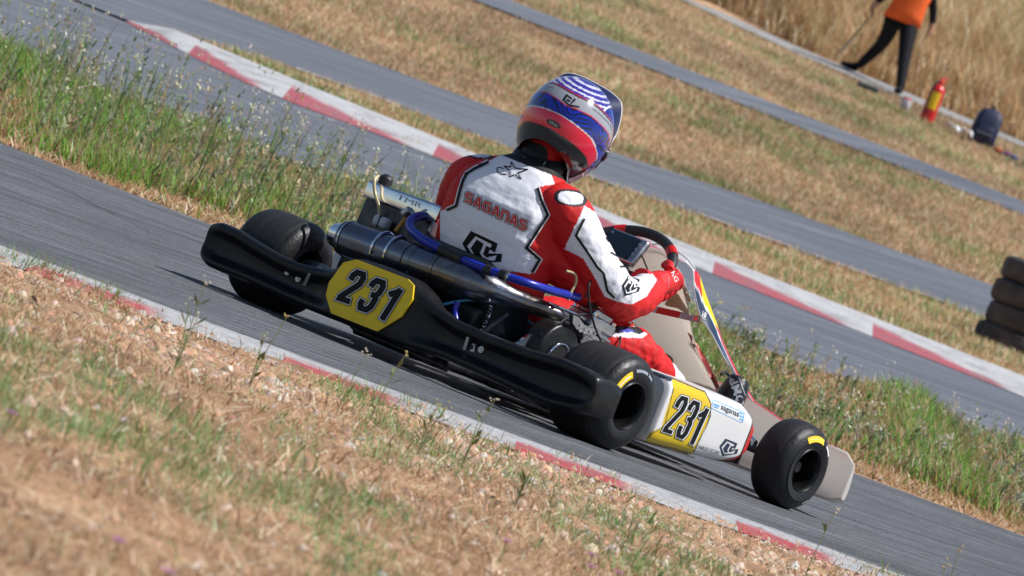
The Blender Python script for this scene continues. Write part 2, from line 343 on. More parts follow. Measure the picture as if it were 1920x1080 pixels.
def kerb_mat(name, period, slant, redlo, redhi, wear, noise_sc, red=(.50, .035, .045), jit=.25, flake=None, soft=.03, wdark=.75, duty=.82):
    m = bpy.data.materials.new(name); m.use_nodes = True; t = m.node_tree; b = principled(m); L = t.links.new; b.inputs['Roughness'].default_value = .7
    def math_(op, a, c=None, d=None):
        n = t.nodes.new('ShaderNodeMath'); n.operation = op
        for i, x in enumerate((a, c, d)):
            if x is None: continue
            if isinstance(x, (int, float)): n.inputs[i].default_value = x
            else: L(x, n.inputs[i])
        return n.outputs[0]
    def sstep(a, lo, hi):
        n = t.nodes.new('ShaderNodeMapRange'); n.interpolation_type = 'SMOOTHSTEP'; L(a, n.inputs[0]); n.inputs[1].default_value = lo; n.inputs[2].default_value = hi; n.inputs[3].default_value = 0; n.inputs[4].default_value = 1; return n.outputs[0]
    uvn = t.nodes.new('ShaderNodeUVMap'); sp = t.nodes.new('ShaderNodeSeparateXYZ'); L(uvn.outputs[0], sp.inputs[0])
    tc = t.nodes.new('ShaderNodeTexCoord'); n1 = t.nodes.new('ShaderNodeTexNoise'); n1.inputs['Scale'].default_value = noise_sc; n1.inputs['Detail'].default_value = 9; n1.inputs['Roughness'].default_value = .7; L(tc.outputs['Object'], n1.inputs['Vector'])
    fr = math_('FRACT', math_('DIVIDE', sp.outputs[0], period))
    v = math_('ADD', sp.outputs[1], math_('MULTIPLY', math_('SUBTRACT', n1.outputs[0], .5), jit))
    # wedge: red where v is between lo and a rising / falling limit
    lim = math_('SUBTRACT', redhi, math_('MULTIPLY', fr, slant))
    red_ = math_('MULTIPLY', math_('GREATER_THAN', v, redlo) if redlo > -1 else 1.0, sstep(math_('SUBTRACT', lim, v), -soft, soft))
    red_ = math_('MULTIPLY', red_, sstep(math_('SUBTRACT', duty, fr), -soft * .6, soft * .6))
    mx = t.nodes.new('ShaderNodeMix'); mx.data_type = 'RGBA'; L(red_, mx.inputs[0]); mx.inputs[6].default_value = (.48, .475, .48, 1); mx.inputs[7].default_value = (*red, 1)
    w = t.nodes.new('ShaderNodeMapRange'); w.inputs[1].default_value = .5 - wear; w.inputs[2].default_value = .5 + wear * .4; w.inputs[3].default_value = 1; w.inputs[4].default_value = 0; L(n1.outputs[0], w.inputs[0])
    n2 = t.nodes.new('ShaderNodeTexNoise'); n2.inputs['Scale'].default_value = noise_sc * 4; n2.inputs['Detail'].default_value = 6; L(tc.outputs['Object'], n2.inputs['Vector'])
    w2 = math_('MULTIPLY', w.outputs[0], math_('GREATER_THAN', n2.outputs[0], .42))
    if flake:
        n5 = t.nodes.new('ShaderNodeTexNoise'); n5.inputs['Scale'].default_value = flake; n5.inputs['Detail'].default_value = 8; n5.inputs['Roughness'].default_value = .75; L(tc.outputs['Object'], n5.inputs['Vector'])
        fe_ = math_('ADD', math_('MULTIPLY', math_('SUBTRACT', n5.outputs[0], .5), 2.2), sp.outputs[1]); w2 = math_('MAXIMUM', w2, sstep(fe_, .78, .98))
        w2 = math_('MAXIMUM', w2, math_('MULTIPLY', sstep(n5.outputs[0], .50, .60), .9))
    w3_ = math_('MULTIPLY', w2, wdark)
    mx2 = t.nodes.new('ShaderNodeMix'); mx2.data_type = 'RGBA'; L(w3_, mx2.inputs[0]); L(mx.outputs[2], mx2.inputs[6]); mx2.inputs[7].default_value = (.17, .165, .165, 1)
    L(mx2.outputs[2], b.inputs['Base Color'])
    bp = t.nodes.new('ShaderNodeBump'); bp.inputs['Strength'].default_value = .8; bp.inputs['Distance'].default_value = .01; L(n2.outputs[0], bp.inputs['Height']); L(bp.outputs[0], b.inputs['Normal']); return m
K1b = [(t, s - .95) for t, s in K1]
strip('near_kerb', K1b, [(t, s + .05) for t, s in K1], kerb_mat('worn_kerb_paint', .72, .10, -2, .44, .30, 14, duty=.48, jit=.8, flake=22, soft=.12, wdark=.85), -9, 9, .008, 260, 14, prof=lambda f: .006 * math.sin(math.pi * f), jag=.05)
strip('far_kerb', KL, KUS, kerb_mat('far_kerb_paint', 1.05, .62, -2, .62, .20, 4, (.38, .08, .10), jit=.45, soft=.10), -2.93, 13, .014, 260, 12, prof=lambda f: .075 * f if f < .95 else .03)
M['wline'] = noise_mat('worn_edge_paint', [(.40, (.17, .165, .17)), (.52, (.40, .33, .32)), (.62, (.50, .47, .46))], 9)
# broken white edge line on the far track
for a, b_ in ((.05, .62), (1.05, 1.3), (1.45, 1.75), (1.95, 2.5), (2.7, 3.1), (-1.9, -1.2)):
    strip('painted_edge_line', [(t, s - .05) for t, s in N3], [(t, s + .20) for t, s in N3], M['wline'], a, b_, .032, 12, 2)
# dark crack in the near asphalt
cr = [w3(27.2 + .03 * math.sin(i * 1.9) - .155 * i, -1.70 + .058 * i, .008) for i in range(12)]
mb = MB()
for i in range(11):
    a, b_ = cr[i], cr[i + 1]; w = Vector((F0[0], F0[1], 0)) * (.035 * (1 - abs(i - 5) / 8)); mb.add([a, b_, b_ + w, a + w], [(0, 1, 2, 3)])
tag(mb.build('asphalt_crack', M['black'], fix=False, angle=None), kind='structure')

# ------------------------------------------------------------------ plants as masses
def leafmat(name, trans=0.35, rough=.6):
    m = bpy.data.materials.new(name); m.use_nodes = True; t = m.node_tree; b = principled(m); L = t.links.new
    a = t.nodes.new('ShaderNodeAttribute'); a.attribute_name = 'Col'; L(a.outputs['Color'], b.inputs['Base Color'])
    b.inputs['Roughness'].default_value = rough; b.inputs['Specular IOR Level'].default_value = .25
    tr = t.nodes.new('ShaderNodeBsdfTranslucent'); L(a.outputs['Color'], tr.inputs['Color']); mx = t.nodes.new('ShaderNodeMixShader'); mx.inputs[0].default_value = trans
    out = t.nodes['Material Output']; L(b.outputs[0], mx.inputs[1]); L(tr.outputs[0], mx.inputs[2]); L(mx.outputs[0], out.inputs[0]); return m
M['leaf'] = leafmat('grass_blades'); M['straw'] = leafmat('dry_straw', .2, .55)
def bulk(name, V, F3, C, m):
    me = bpy.data.meshes.new(name); nv, nf = len(V), len(F3)
    me.vertices.add(nv); me.vertices.foreach_set('co', V.astype(np.float32).ravel())
    me.loops.add(nf * 3); me.loops.foreach_set('vertex_index', F3.astype(np.int32).ravel())
    me.polygons.add(nf); me.polygons.foreach_set('loop_start', np.arange(0, nf * 3, 3, dtype=np.int32))
    me.update(calc_edges=True); me.materials.append(m)
    a = me.color_attributes.new('Col', 'FLOAT_COLOR', 'POINT'); c = np.ones((nv, 4), np.float32); c[:, :3] = C; a.data.foreach_set('color', c.ravel())
    o = bpy.data.objects.new(name, me); COL.objects.link(o); return o
def blade_geo(P, h, w, lean, az, C, bend=.5, waz=None):
    n = len(P); d = np.stack([np.cos(az), np.sin(az), np.zeros(n)], 1); wz = az + np.pi / 2 if waz is None else waz
    s = np.stack([np.cos(wz), np.sin(wz), np.zeros(n)], 1) * (w / 2)[:, None]; up = np.array([0, 0, 1.0])
    mid = P + up * (h * .55 * np.cos(lean))[:, None] + d * (h * .55 * np.sin(lean))[:, None]
    l2 = np.minimum(lean + bend, 1.55); tip = mid + up * (h * .45 * np.cos(l2))[:, None] + d * (h * .45 * np.sin(l2))[:, None]
    V = np.stack([P - s, P + s, mid - s * .8, mid + s * .8, tip], 1).reshape(-1, 3)
    b = np.arange(n)[:, None] * 5; F = np.concatenate([b + np.array([[0, 1, 3]]), b + np.array([[0, 3, 2]]), b + np.array([[2, 3, 4]])]); return V, F, np.repeat(C, 5, 0)
def cat(parts):
    V = []; F = []; C = []; k = 0
    for v, f, c in parts: V.append(v); F.append(f + k); C.append(c); k += len(v)
    return np.concatenate(V), np.concatenate(F), np.concatenate(C)
def pal(n, cols, wts, j=.18):
    c = np.array(cols)[RNG.choice(len(cols), n, p=np.array(wts) / sum(wts))]; return np.clip(c * (1 + RNG.normal(0, j, (n, 1))) * (1 + RNG.normal(0, .05, (n, 3))), .005, .9)
def lownoise(x, y, sc, seed=0):              # cheap smooth random field 0..1
    r = np.random.default_rng(100 + seed); o = np.zeros(np.shape(x))
    for k in range(7):
        a = r.uniform(0, 6.28); f = sc * r.uniform(.6, 1.9); o = o + np.sin((x * np.cos(a) + y * np.sin(a)) * f + r.uniform(0, 6.28))
    return 1 / (1 + np.exp(-o * .9))
def gz(s, t):                                # ground height incl. relief near the verge
    m = (s > 6.5) & (s < 21.5); z = zt(s)
    return z
STRAW = [(.45, .28, .155), (.54, .38, .23), (.29, .16, .085), (.76, .64, .48), (.13, .07, .04)]
GRN = [(.15, .27, .07), (.20, .32, .09), (.10, .18, .06), (.30, .34, .15), (.17, .26, .15)]

# near verge: trampled straw with patches of green
n = 260000
s = RNG.uniform(7.5, 21.9, n); t = RNG.uniform(-1, 1, n) * (.075 * s + .55)
kb = ed(K1, t) - s
keep = kb > (.30 + .45 * lownoise(s * 1.0, t * 3, 3.0, 5)); s, t, kb = s[keep], t[keep], kb[keep]; n = len(s)
gm = lownoise(s * .55, t * 2.6, 2.0, 1) * .55 + .40 * lownoise(s * 1.2, t * 6, 3.2, 8) + .14 * np.exp(-((kb - 4.0) / 2.2) ** 2)
green = RNG.random(n) < np.clip((gm - .54) * 2.6, .03, .74)
bare = ((lownoise(s, t * 1.5, 4.0, 2) + RNG.normal(0, .12, n) > .58) & (kb < 3.2) | (lownoise(s * .8, t * 3.0, 3.2, 9) > .90)) & ~green
P = W3(s, t, 0); P[:, 2] += np.array([noise.fractal(Vector((a * 2.2, b * 2.2, 3.1)), 0.9, 2.0, 2) for a, b in P[:, :2]]) * .022 - .004
C = np.where(green[:, None], pal(n, GRN, [3, 3, 2, 2, 2]), pal(n, STRAW, [4, 3, 3, 1.2, 2]))
ok = (~bare | (RNG.random(n) < .12)) & ((RNG.random(n) < .92) | green)
h = np.where(green, RNG.uniform(.015, .058, n), RNG.uniform(.015, .06, n)) * (1 + .5 * lownoise(s, t, 5, 3)); lean = np.where(green, RNG.uniform(.3, 1.25, n), RNG.uniform(.7, 1.5, n))
w = RNG.uniform(.0008, .0021, n) * (s / 14) ** .5 * RNG.choice([1, 1, 1, 1.9], n)
az = RNG.uniform(0, 6.28, n)
tag(bulk('verge_grass', *blade_geo(P[ok], h[ok], w[ok], lean[ok], az[ok], C[ok]), M['straw']), 'trampled dry straw and short green grass on the near verge', 'grass', kind='stuff')
# long fallen straws
n = 14000; s = RNG.uniform(8, 20.5, n); t = RNG.uniform(-1, 1, n) * (.075 * s + .4); k = ed(K1, t) - s > 1.0; s, t = s[k], t[k]; n = len(s); P = W3(s, t, .012)
tag(bulk('fallen_straw', *blade_geo(P, RNG.uniform(.03, .12, n), RNG.uniform(.0012, .0030, n), RNG.uniform(1.25, 1.54, n), RNG.uniform(0, 6.28, n), pal(n, [(.82, .70, .50), (.66, .48, .30), (.25, .14, .08)], [2, 2, 1]), bend=.03), M['straw']), 'long pale straws lying on the near verge', 'straw', kind='stuff')
# gravel
def pebbles(name, s, t, r, cols, wts, label, embed=.25):
    n = len(s); base = np.array([[1, 0, -.3], [.3, .95, -.3], [-.8, .6, -.3], [-.8, -.6, -.3], [.3, -.95, -.3], [.35, .2, .75], [-.3, -.1, .8]])
    fc = np.array([[0, 1, 5], [1, 2, 5], [2, 6, 5], [2, 3, 6], [3, 4, 6], [4, 0, 5], [4, 5, 6]])
    P = W3(s, t, 0); a = RNG.uniform(0, 6.28, n); ca, sa = np.cos(a), np.sin(a); B = base[None] * (1 + RNG.normal(0, .18, (n, 7, 3))); B[..., 2] *= RNG.uniform(.5, .95, (n, 1))
    X = B[..., 0] * ca[:, None] - B[..., 1] * sa[:, None]; Y = B[..., 0] * sa[:, None] + B[..., 1] * ca[:, None]
    V = np.stack([X, Y, B[..., 2]], -1) * r[:, None, None] + P[:, None]; V = V.reshape(-1, 3); F = (np.arange(n)[:, None, None] * 7 + fc[None]).reshape(-1, 3)
    o = bulk(name, V, F, np.repeat(pal(n, cols, wts), 7, 0), M['pebble']); return tag(o, label, 'gravel', kind='stuff')
M['pebble'] = mat('pebble_stone', (1, 1, 1), .8, vcol=True, var=.15, bump=.3, bscale=150)
n = 72000; t = RNG.uniform(-2.6, 2.6, n); s = ed(K1, t) - .30 - np.where(RNG.random(n) < .88, RNG.gamma(1.5, .9, n), RNG.uniform(0, 12, n)); k = s > 8
s, t = s[k], t[k]; n = len(s); r = np.clip(RNG.lognormal(-5.15, .62, n), .002, .021)
pebbles('verge_gravel', s, t, r, [(.42, .25, .15), (.55, .40, .30), (.58, .50, .44), (.28, .17, .11), (.48, .26, .16)], [3, 3, .8, 2.5, 2.5], 'loose reddish gravel along the edge of the near kerb')
n = 7000; t = RNG.uniform(-2.6, 2.6, n); s = ed(K1, t) + np.abs(RNG.normal(0, 1.6, n)) - .6; r = np.clip(RNG.lognormal(-6.1, .35, n), .0015, .006)
pebbles('track_grit', s, t, r, [(.45, .42, .40), (.3, .28, .27), (.6, .56, .5)], [2, 2, 1], 'small grit scattered on the asphalt beside the kerb')
n = 9000; t = RNG.uniform(-3.5, 3.5, n); s = ed(A1, t) - np.abs(RNG.normal(0, .9, n)) + .1; r = np.clip(RNG.lognormal(-5.9, .4, n), .002, .008)
pebbles('edge_grit', s, t, r, [(.45, .36, .28), (.3, .25, .2), (.6, .5, .4)], [3, 2, 1], 'sandy grit spilling onto the far edge of the kart track')

# weeds between the two tracks
def weeds(name, s, t, h, label, green_w, flower=.3, leafn=7, stemw=.0035, leaf=(.03, .012), catn='weeds'):
    n = len(s); P = W3(s, t, 0); parts = []
    az = RNG.uniform(0, 6.28, n); lean = RNG.uniform(0, .35, n); C = pal(n, [(.15, .24, .09), (.20, .27, .14), (.28, .30, .19), (.40, .34, .22), (.20, .20, .15)], green_w)
    parts.append(blade_geo(P, h, np.full(n, stemw) * RNG.uniform(.7, 1.5, n), lean, az, C, bend=.25))
    d = np.stack([np.cos(az), np.sin(az), np.zeros(n)], 1)
    for k in range(leafn):
        f = RNG.uniform(.05, .85, n); base = P + np.array([0, 0, 1.0]) * (h * f * np.cos(lean))[:, None] + d * (h * f * np.sin(lean))[:, None]
        L = RNG.uniform(.5, 1.5, n) * leaf[0] * (1.3 - f); parts.append(blade_geo(base, L, RNG.uniform(.6, 1.4, n) * leaf[1], RNG.uniform(.4, 1.35, n), RNG.uniform(0, 6.28, n), C * RNG.uniform(.8, 1.3, (n, 1)), bend=.4))
    q = RNG.random(n) < flower
    if q.sum():
        Pq, hq, lq, dq = P[q], h[q], lean[q], d[q]; tip = Pq + np.array([0, 0, 1.0]) * (hq * .55 * np.cos(lq) + hq * .42 * np.cos(lq + .25))[:, None] + dq * (hq * .55 * np.sin(lq) + hq * .42 * np.sin(lq + .25))[:, None]
        Cf = pal(len(Pq), [(.55, .52, .38), (.62, .60, .50), (.45, .30, .36), (.5, .42, .16)], [4, 3, .5, .8])
        for k in range(6):
            o = tip + RNG.normal(0, .011, (len(tip), 3)); parts.append(blade_geo(o, RNG.uniform(.01, .022, len(tip)), RNG.uniform(.005, .012, len(tip)), RNG.uniform(.2, 1.5, len(tip)), RNG.uniform(0, 6.28, len(tip)), Cf))
    return tag(bulk(name, *cat(parts), M['leaf']), label, catn, kind='stuff')
# low green mat
n = 130000; t = RNG.uniform(-3.6, 3.9, n); s0 = ed(A1, t); s1 = ed(A2, t); f = RNG.random(n); s = s0 + .1 + (s1 - s0 - .2) * f
d0 = s - s0; dens = lownoise(s * .5, t * 2.0, 2.0, 11); edge = d0 < (.45 + .9 * lownoise(t, t * 0, 3, 12))
leftg = np.clip((.9 - t) / 1.6, 0, 1); bush = np.exp(-((t - 1.90) / .22) ** 2) + .5 * np.exp(-((t - 2.5) / .18) ** 2) + .7 * np.exp(-((t - .75) / .25) ** 2)
hh = np.where(edge, RNG.uniform(.02, .08, n), (.03 + .12 * dens * (.12 + .88 * leftg) + .13 * bush) * RNG.uniform(.5, 1.25, n))
gr = np.where(edge, .06, np.clip(.08 + .80 * dens * (.35 + .65 * leftg) + .6 * bush, 0, .97)); isg = RNG.random(n) < gr
C = np.where(isg[:, None], pal(n, [(.16, .34, .05), (.22, .42, .07), (.12, .22, .06), (.30, .38, .12)], [4, 3, 2, 2]), pal(n, STRAW + [(.44, .30, .14)], [3, 4, 2, 1.5, 1, 3]))
tag(bulk('median_grass', *blade_geo(W3(s, t, 0), hh, RNG.uniform(.004, .008, n), np.where(edge, RNG.uniform(.6, 1.4, n), RNG.uniform(.05, .7, n)), RNG.uniform(0, 6.28, n), C), M['leaf']), 'bright green grass with a sandy edge between the two tracks', 'grass', kind='stuff')
n = 2600; t = RNG.uniform(-3.4, 3.7, n); s0 = ed(A1, t); s1 = ed(A2, t); s = s0 + 1.0 + (s1 - s0 - 1.2) * RNG.random(n) ** 1.2
h = (.10 + .25 * np.clip((1.0 - t) / 2.5, 0, 1) + .10 * lownoise(s, t, 2, 14)) * RNG.uniform(.45, 1.25, n); k = RNG.random(n) < (.35 + .65 * lownoise(s, t * 2, 2.2, 15))
weeds('median_weeds', s[k], t[k], h[k], 'tall feathery grey green weeds with pale seed heads between the tracks', [3, 3, 2.5, 2, 1], .55, 9, .005, (.05, .010))
# dry strips further back
def dry(name, s, t, h, w, cols, wts, label, lean=(.1, .9), catn='grass'):
    n = len(s); tag(bulk(name, *blade_geo(W3(s, t, 0), h, w, RNG.uniform(*lean, n), RNG.uniform(0, 6.28, n), pal(n, cols, wts)), M['straw']), label, catn, kind='stuff')
def band(n, E0, E1, tw, pad=.12):
    t = RNG.uniform(-tw, tw, n); a = ed(E0, t) + pad; b = ed(E1, t) - pad; k = b > a + .1; t, a, b = t[k], a[k], b[k]; return a + (b - a) * RNG.random(len(t)), t
DRYC = [(.54, .37, .21), (.60, .46, .28), (.45, .28, .15), (.28, .31, .13), (.64, .54, .37)]
s, t = band(90000, KUS, N3, 5.5, .05); k = t > -2.7; s, t = s[k], t[k]; g = lownoise(s * .8, t * 1.6, 2.4, 21); k = RNG.random(len(s)) < .9; s, t, g = s[k], t[k], g[k]; n = len(s)
isg = RNG.random(n) < np.clip((g - .45) * 1.2, .12, .6)
C = np.where(isg[:, None], pal(n, GRN, [2, 3, 1, 3, 1]), pal(n, DRYC, [4, 4, 3, 1, 2]))
tag(bulk('dry_island_grass', *blade_geo(W3(s, t, 0), RNG.uniform(.025, .075, n) * (1 + .8 * g), RNG.uniform(.004, .008, n), RNG.uniform(.3, 1.3, n), RNG.uniform(0, 6.28, n), C), M['straw']), 'dry sandy grass behind the red and white kerb', 'grass', kind='stuff')
for nm, A_, B_, cnt, sd_, lb in (('dry_field_grass', U3, L4, 210000, 31, 'patchy dry grass between the far track and the service road'), ('upper_field_grass', U4, LP, 240000, 41, 'patchy dry grass between the service road and the concrete path')):
    s, t = band(cnt, A_, B_, 10); g = lownoise(s * .55, t * .9, 1.5, sd_); g2 = lownoise(s, t, 5, sd_ + 1); n = len(s)
    isg = RNG.random(n) < np.clip((g - .40) * 1.3 + (g2 - .58) * .9, .16, .85)
    C = np.where(isg[:, None], pal(n, [(.22, .29, .11), (.28, .32, .14), (.15, .22, .07)], [2, 3, 1]), pal(n, [(.50, .34, .205), (.56, .415, .27), (.43, .28, .165), (.58, .49, .33)], [4, 3, 3, 2])) * (.72 + .45 * lownoise(s * .8, t * 1.4, 1.6, sd_ + 3))[:, None]
    tag(bulk(nm, *blade_geo(W3(s, t, 0), RNG.uniform(.03, .08, n) * (1 + .5 * g), RNG.uniform(.005, .010, n), RNG.uniform(.3, 1.35, n), RNG.uniform(0, 6.28, n), C), M['straw']), lb, 'grass', kind='stuff')
# tall dry grass field
n = 170000; t = RNG.uniform(-14, 16, n); a = ed(UPP, t) + .3; s = a + RNG.gamma(1.1, 6, n); g = lownoise(s * .5, t, 1.4, 51); g3 = np.exp(-(((t - 5.4) / 1.0) ** 2 + ((s - 105) / 8) ** 2))
h = np.clip((s - a) * .8 + .25, .25, .95) * RNG.uniform(.6, 1.2, n) * (.75 + .5 * g)
isg = RNG.random(n) < np.clip((g - .7) * .9 + .6 * g3, .03, .8)
C = np.where(isg[:, None], pal(n, [(.22, .25, .09), (.30, .32, .14)], [1, 1]), pal(n, [(.62, .42, .21), (.72, .57, .35), (.52, .31, .15), (.80, .70, .50)], [4, 3, 2.2, 1.6]))
tag(bulk('tall_dry_grass', *blade_geo(W3(s, t, 0), h, RNG.uniform(.008, .018, n), RNG.uniform(0, .5, n), RNG.uniform(0, 6.28, n), C, bend=.6), M['straw']), 'tall golden dry grass field behind the concrete path', 'grass', kind='stuff')
# ------------------------------------------------------------------ the kart
K = empty('racing_kart'); tag(K, 'racing kart with yellow number plates and black rear bumper driving on the asphalt', 'go kart')
Y = Vector((0, 1, 0)); X = Vector((1, 0, 0)); Z = Vector((0, 0, 1))
M['muff'] = noise_mat('heat_blued_steel', [(0.30, (.09, .14, .27)), (0.46, (.19, .22, .28)), (0.60, (.20, .17, .15)), (0.75, (.50, .50, .50))], 5, .24, .08, 60)
principled(M['muff']).inputs['Metallic'].default_value = .9; principled(M['muff']).inputs['Specular IOR Level'].default_value = .5
M['tyrewear'] = mat('worn_tread_rubber', (0.020, 0.0195, 0.020), 0.5, var=.25, vscale=8, stretch=(1, 14, 1), bump=.35, bscale=60, rvar=.1, spec=.35)

def make_wheel(R, wd, rr, c, side, marking):
    """wheel = rim mesh at its own origin, with tyre, hub, nuts and side print as sub-parts; side -1: outer face towards -y"""
    o = lambda f: side * f                        # f: distance from the wheel centre plane towards its outer face
    hw = wd / 2; b = MB()
    prof = [(o(hw - .004), rr + .007), (o(hw - .001), rr + .003), (o(hw - .006), rr - .001), (o(hw - .016), rr - .004), (o(hw - .05), rr - .008), (o(-hw + .05), rr - .010), (o(-hw + .014), rr - .004), (o(-hw + .002), rr + .004), (o(-hw + .006), rr + .007)]
    b.lathe(prof, (0, 0, 0), Y, 64, caps=False)
    b.lathe([(o(-.012), .012), (o(-.012), rr - .009), (o(-.018), rr - .009), (o(-.018), .012)], (0, 0, 0), Y, 48)
    w = b.build('wheel', M['rim'], K, loc=c)
    for p in w.data.polygons: pass
    t = MB(); e = .0
    pr = [(hw - .004, rr + .005), (hw - .001, rr + .014), (hw + .001, rr + .03), (hw - .001, R - .040), (hw - .007, R - .024), (hw - .016, R - .012), (hw - .030, R - .004), (hw - .048, R - .0008), (0, R)]
    prof = [(o(a), r_) for a, r_ in pr] + [(o(-a), r_) for a, r_ in reversed(pr[:-1])]
    t.lathe(prof, (0, 0, 0), Y, 96); mi = []
    for f in t.F:
        r_ = sum(math.hypot(t.V[i][0], t.V[i][2]) for i in f) / len(f); mi.append(1 if r_ > R - .003 and len(f) == 4 else 0)
    t.F = t.F[:-2]; t.M = mi[:-2]
    t.build('tyre', [M['tyre'], M['tyrewear']], w, angle=60)
    h = MB(); h.lathe([(o(.03), .0), (o(.03), .016), (o(-.01), .022), (o(-.03), .022), (o(-.03), 0)], (0, 0, 0), Y, 24); h.build('hub', M['darkmetal'], w)
    for k in range(3):
        a = k * 2.094 + .4; n = MB(); n.lathe([(o(-.012), 0), (o(-.012), .007), (o(.0), .007), (o(.002), .004), (o(.002), 0)], (math.cos(a) * .033, 0, math.sin(a) * .033), Y, 6); n.build('wheel_nut', M['chrome'], w)
    for a0, a1, r0, r1, mm in marking:
        n = 18; V = []
        for i in range(n + 1):
            a = math.radians(a0 + (a1 - a0) * i / n)
            for r_ in (r0, (r0 + r1) / 2, r1):
                hh = np.interp(r_, [q[1] for q in pr], [q[0] for q in pr]) + .0014; V.append((math.cos(a) * r_, o(hh), math.sin(a) * r_))
        F = []
        for i in range(n):
            for j in range(2): q = i * 3 + j; F.append((q, q + 3, q + 4, q + 1))
        mk('tyre_marking', V, F, M[mm], w)
    return w
# angles: 0 = forward (+x), 90 = up
make_wheel(.14, .205, .0635, (0, -.6005, .14), -1, [(118, 168, .086, .106, 'yellow'), (124, 162, .0945, .0975, 'white'), (76, 108, .099, .107, 'silverp'), (58, 72, .099, .107, 'silverp')])
make_wheel(.14, .205, .0635, (0, .6005, .14), 1, [(112, 158, .094, .110, 'yellow')])
make_wheel(.13, .13, .0605, (1.05, -.582, .13), -1, [(72, 122, .088, .105, 'yellow'), (78, 116, .095, .0975, 'white'), (36, 58, .096, .104, 'white'), (-65, -50, .100, .106, 'silverp')])
make_wheel(.13, .13, .0605, (1.05, .582, .13), 1, [(68, 112, .094, .106, 'yellow')])
# frame
f = MB()
for sgn in (-1, 1):
    f.tube([(-.14, .17 * sgn, .06), (.05, .29 * sgn, .055), (.35, .31 * sgn, .045), (.7, .24 * sgn, .045), (1.0, .19 * sgn, .05), (1.18, .16 * sgn, .055)], .015)
    f.tube([(.02, .29 * sgn, .06), (.02, .29 * sgn, .13)], .014, sm=1)
    f.tube([(1.05, .19 * sgn, .06), (1.05, .36 * sgn, .075), (1.05, .40 * sgn, .10)], .015)
for x, y in ((-.13, .17), (.12, .30), (.55, .28), (1.15, .17)): f.tube([(x, -y, .05), (x, y, .05)], .014, sm=1)
f.build('frame_tubes', M['darkmetal'], K)
mk('floor_tray', *prism([(.5, -.26, .032), (1.2, -.17, .032), (1.2, .17, .032), (.5, .26, .032)], (0, 0, 1), .006), M['alu'], K, smooth=False)
MB().tube([(0, -.50, .14), (0, .50, .14)], .025, 24, sm=1).build('rear_axle', M['chrome'], K)
for y in (-.30, .30, 0.05):
    MB().lathe([(-.02, .026), (-.02, .052), (.02, .052), (.02, .026)], (0, y, .14), Y, 24).build('axle_bearing', M['alu'], K)
MB().lathe([(-.006, .03), (-.006, .095), (.006, .095), (.006, .03)], (0, .17, .14), Y, 40).build('brake_disc', M['chrome'], K)
for sy in (-1, 1):
    b = MB(); b.lathe([(-.012, .03), (-.012, .043), (.05, .038), (.05, .026)], (0, sy * .46, .14), Y, 24); b.build('wheel_hub', M['alu'], K)
    b = MB(); b.tube([(1.05, sy * .38, .13), (1.05, sy * .53, .13)], .012, sm=1); b.tube([(1.05, sy * .40, .07), (1.05, sy * .40, .175)], .016, sm=1); b.tube([(1.05, sy * .40, .10), (.97, sy * .36, .11)], .009, sm=1); b.build('stub_axle', M['darkmetal'], K)
    MB().tube([(.97, sy * .36, .112), (.95, sy * .03, .14)], .008, sm=1).build('tie_rod', M['chrome'], K)
    MB().tube([(1.02, sy * .22, .19), (1.0, sy * .40, .17), (.93, sy * .52, .15)], .011).build('bumper_strut', M['blue'] if sy > 9 else M['chrome'], K)

# rear bumper: one full-width moulding
def bumper():
    ty = [-.735, -.722, -.678, -.6, -.49, -.336, -.219, -.153, -.10, -.03, .08, .17, .205, .235, .26, .31, .37, .43, .515, .60, .67, .70, .712]
    tz = [.178, .190, .200, .202, .191, .186, .189, .202, .226, .250, .252, .246, .225, .195, .182, .172, .166, .168, .177, .189, .190, .180, .168]
    bz = [.095, .080, .070, .060, .062, .068, .070, .066, .060, .056, .054, .054, .053, .053, .053, .053, .053, .055, .057, .056, .056, .068, .085]
    secs = []; ys = np.unique(np.concatenate([np.linspace(-.735, .712, 90), ty]))
    for y in ys:
        t = np.interp(y, ty, tz); b = np.interp(y, ty, bz); mid = max(0, 1 - abs(y - .055) / .235) ; mid = min(1, mid * 2.0); mid = mid * mid * (3 - 2 * mid)
        endf = min(1.0, min(abs(y + .735), abs(y - .712)) / .05); dpt = .10 + .06 * (1 - min(1, min(abs(y + .735), abs(y - .712)) / .12))
        rec = .032 * (1 - mid) * endf; xb = -.245 + .012 * (1 - endf) - .017 * mid; xf = xb + .045 + .055 * mid + (.07 * (1 - min(1, endf)))
        if abs(y) > .60: xf = xb + .045 + (abs(y) - .60) * .75
        h = t - b; r = .012
        q_ = .016 * mid; pts = [(xf, t - .012), (xf - .012, t - .002), (xb + .02 + q_ * 1.6, t), (xb + .006 + q_ * .6, t - .004 - q_ * .25), (xb, t - .014 - q_), (xb + .001, t - .026 - q_), (xb + rec * .6, t - .036 - q_), (xb + rec, t - .044 - q_),
               (xb + rec, b + h * .45), (xb + rec, b + .040), (xb + rec * .5, b + .030), (xb + .002, b + .022), (xb + .003, b + .010), (xb + .014, b + .001), (xf - .02, b), (xf - .004, b + .006), (xf, b + .02), (xf, b + h * .5)]
        secs.append([Vector((p[0], y, p[1])) for p in pts])
    return loft(secs)
rb = mk('rear_bumper', *bumper(), M['plastic'], K, angle=55)
m_ = rb.modifiers.new('soft', 'SUBSURF'); m_.levels = 1; m_.render_levels = 1
rb_b = bvh_of(rb)
plate_px = [(646, 493), (671, 487), (767, 524), (778, 536), (775, 563), (755, 594), (709, 622), (623, 588), (613, 554), (619, 530)]
pl_ = [on(x, y, 'x', -.2645) for x, y in plate_px]; plo = mk('number_plate', *prism(pl_, (-1, 0, 0), .006), M['yellow'], rb, smooth=False)
pb = bvh_of(plo)
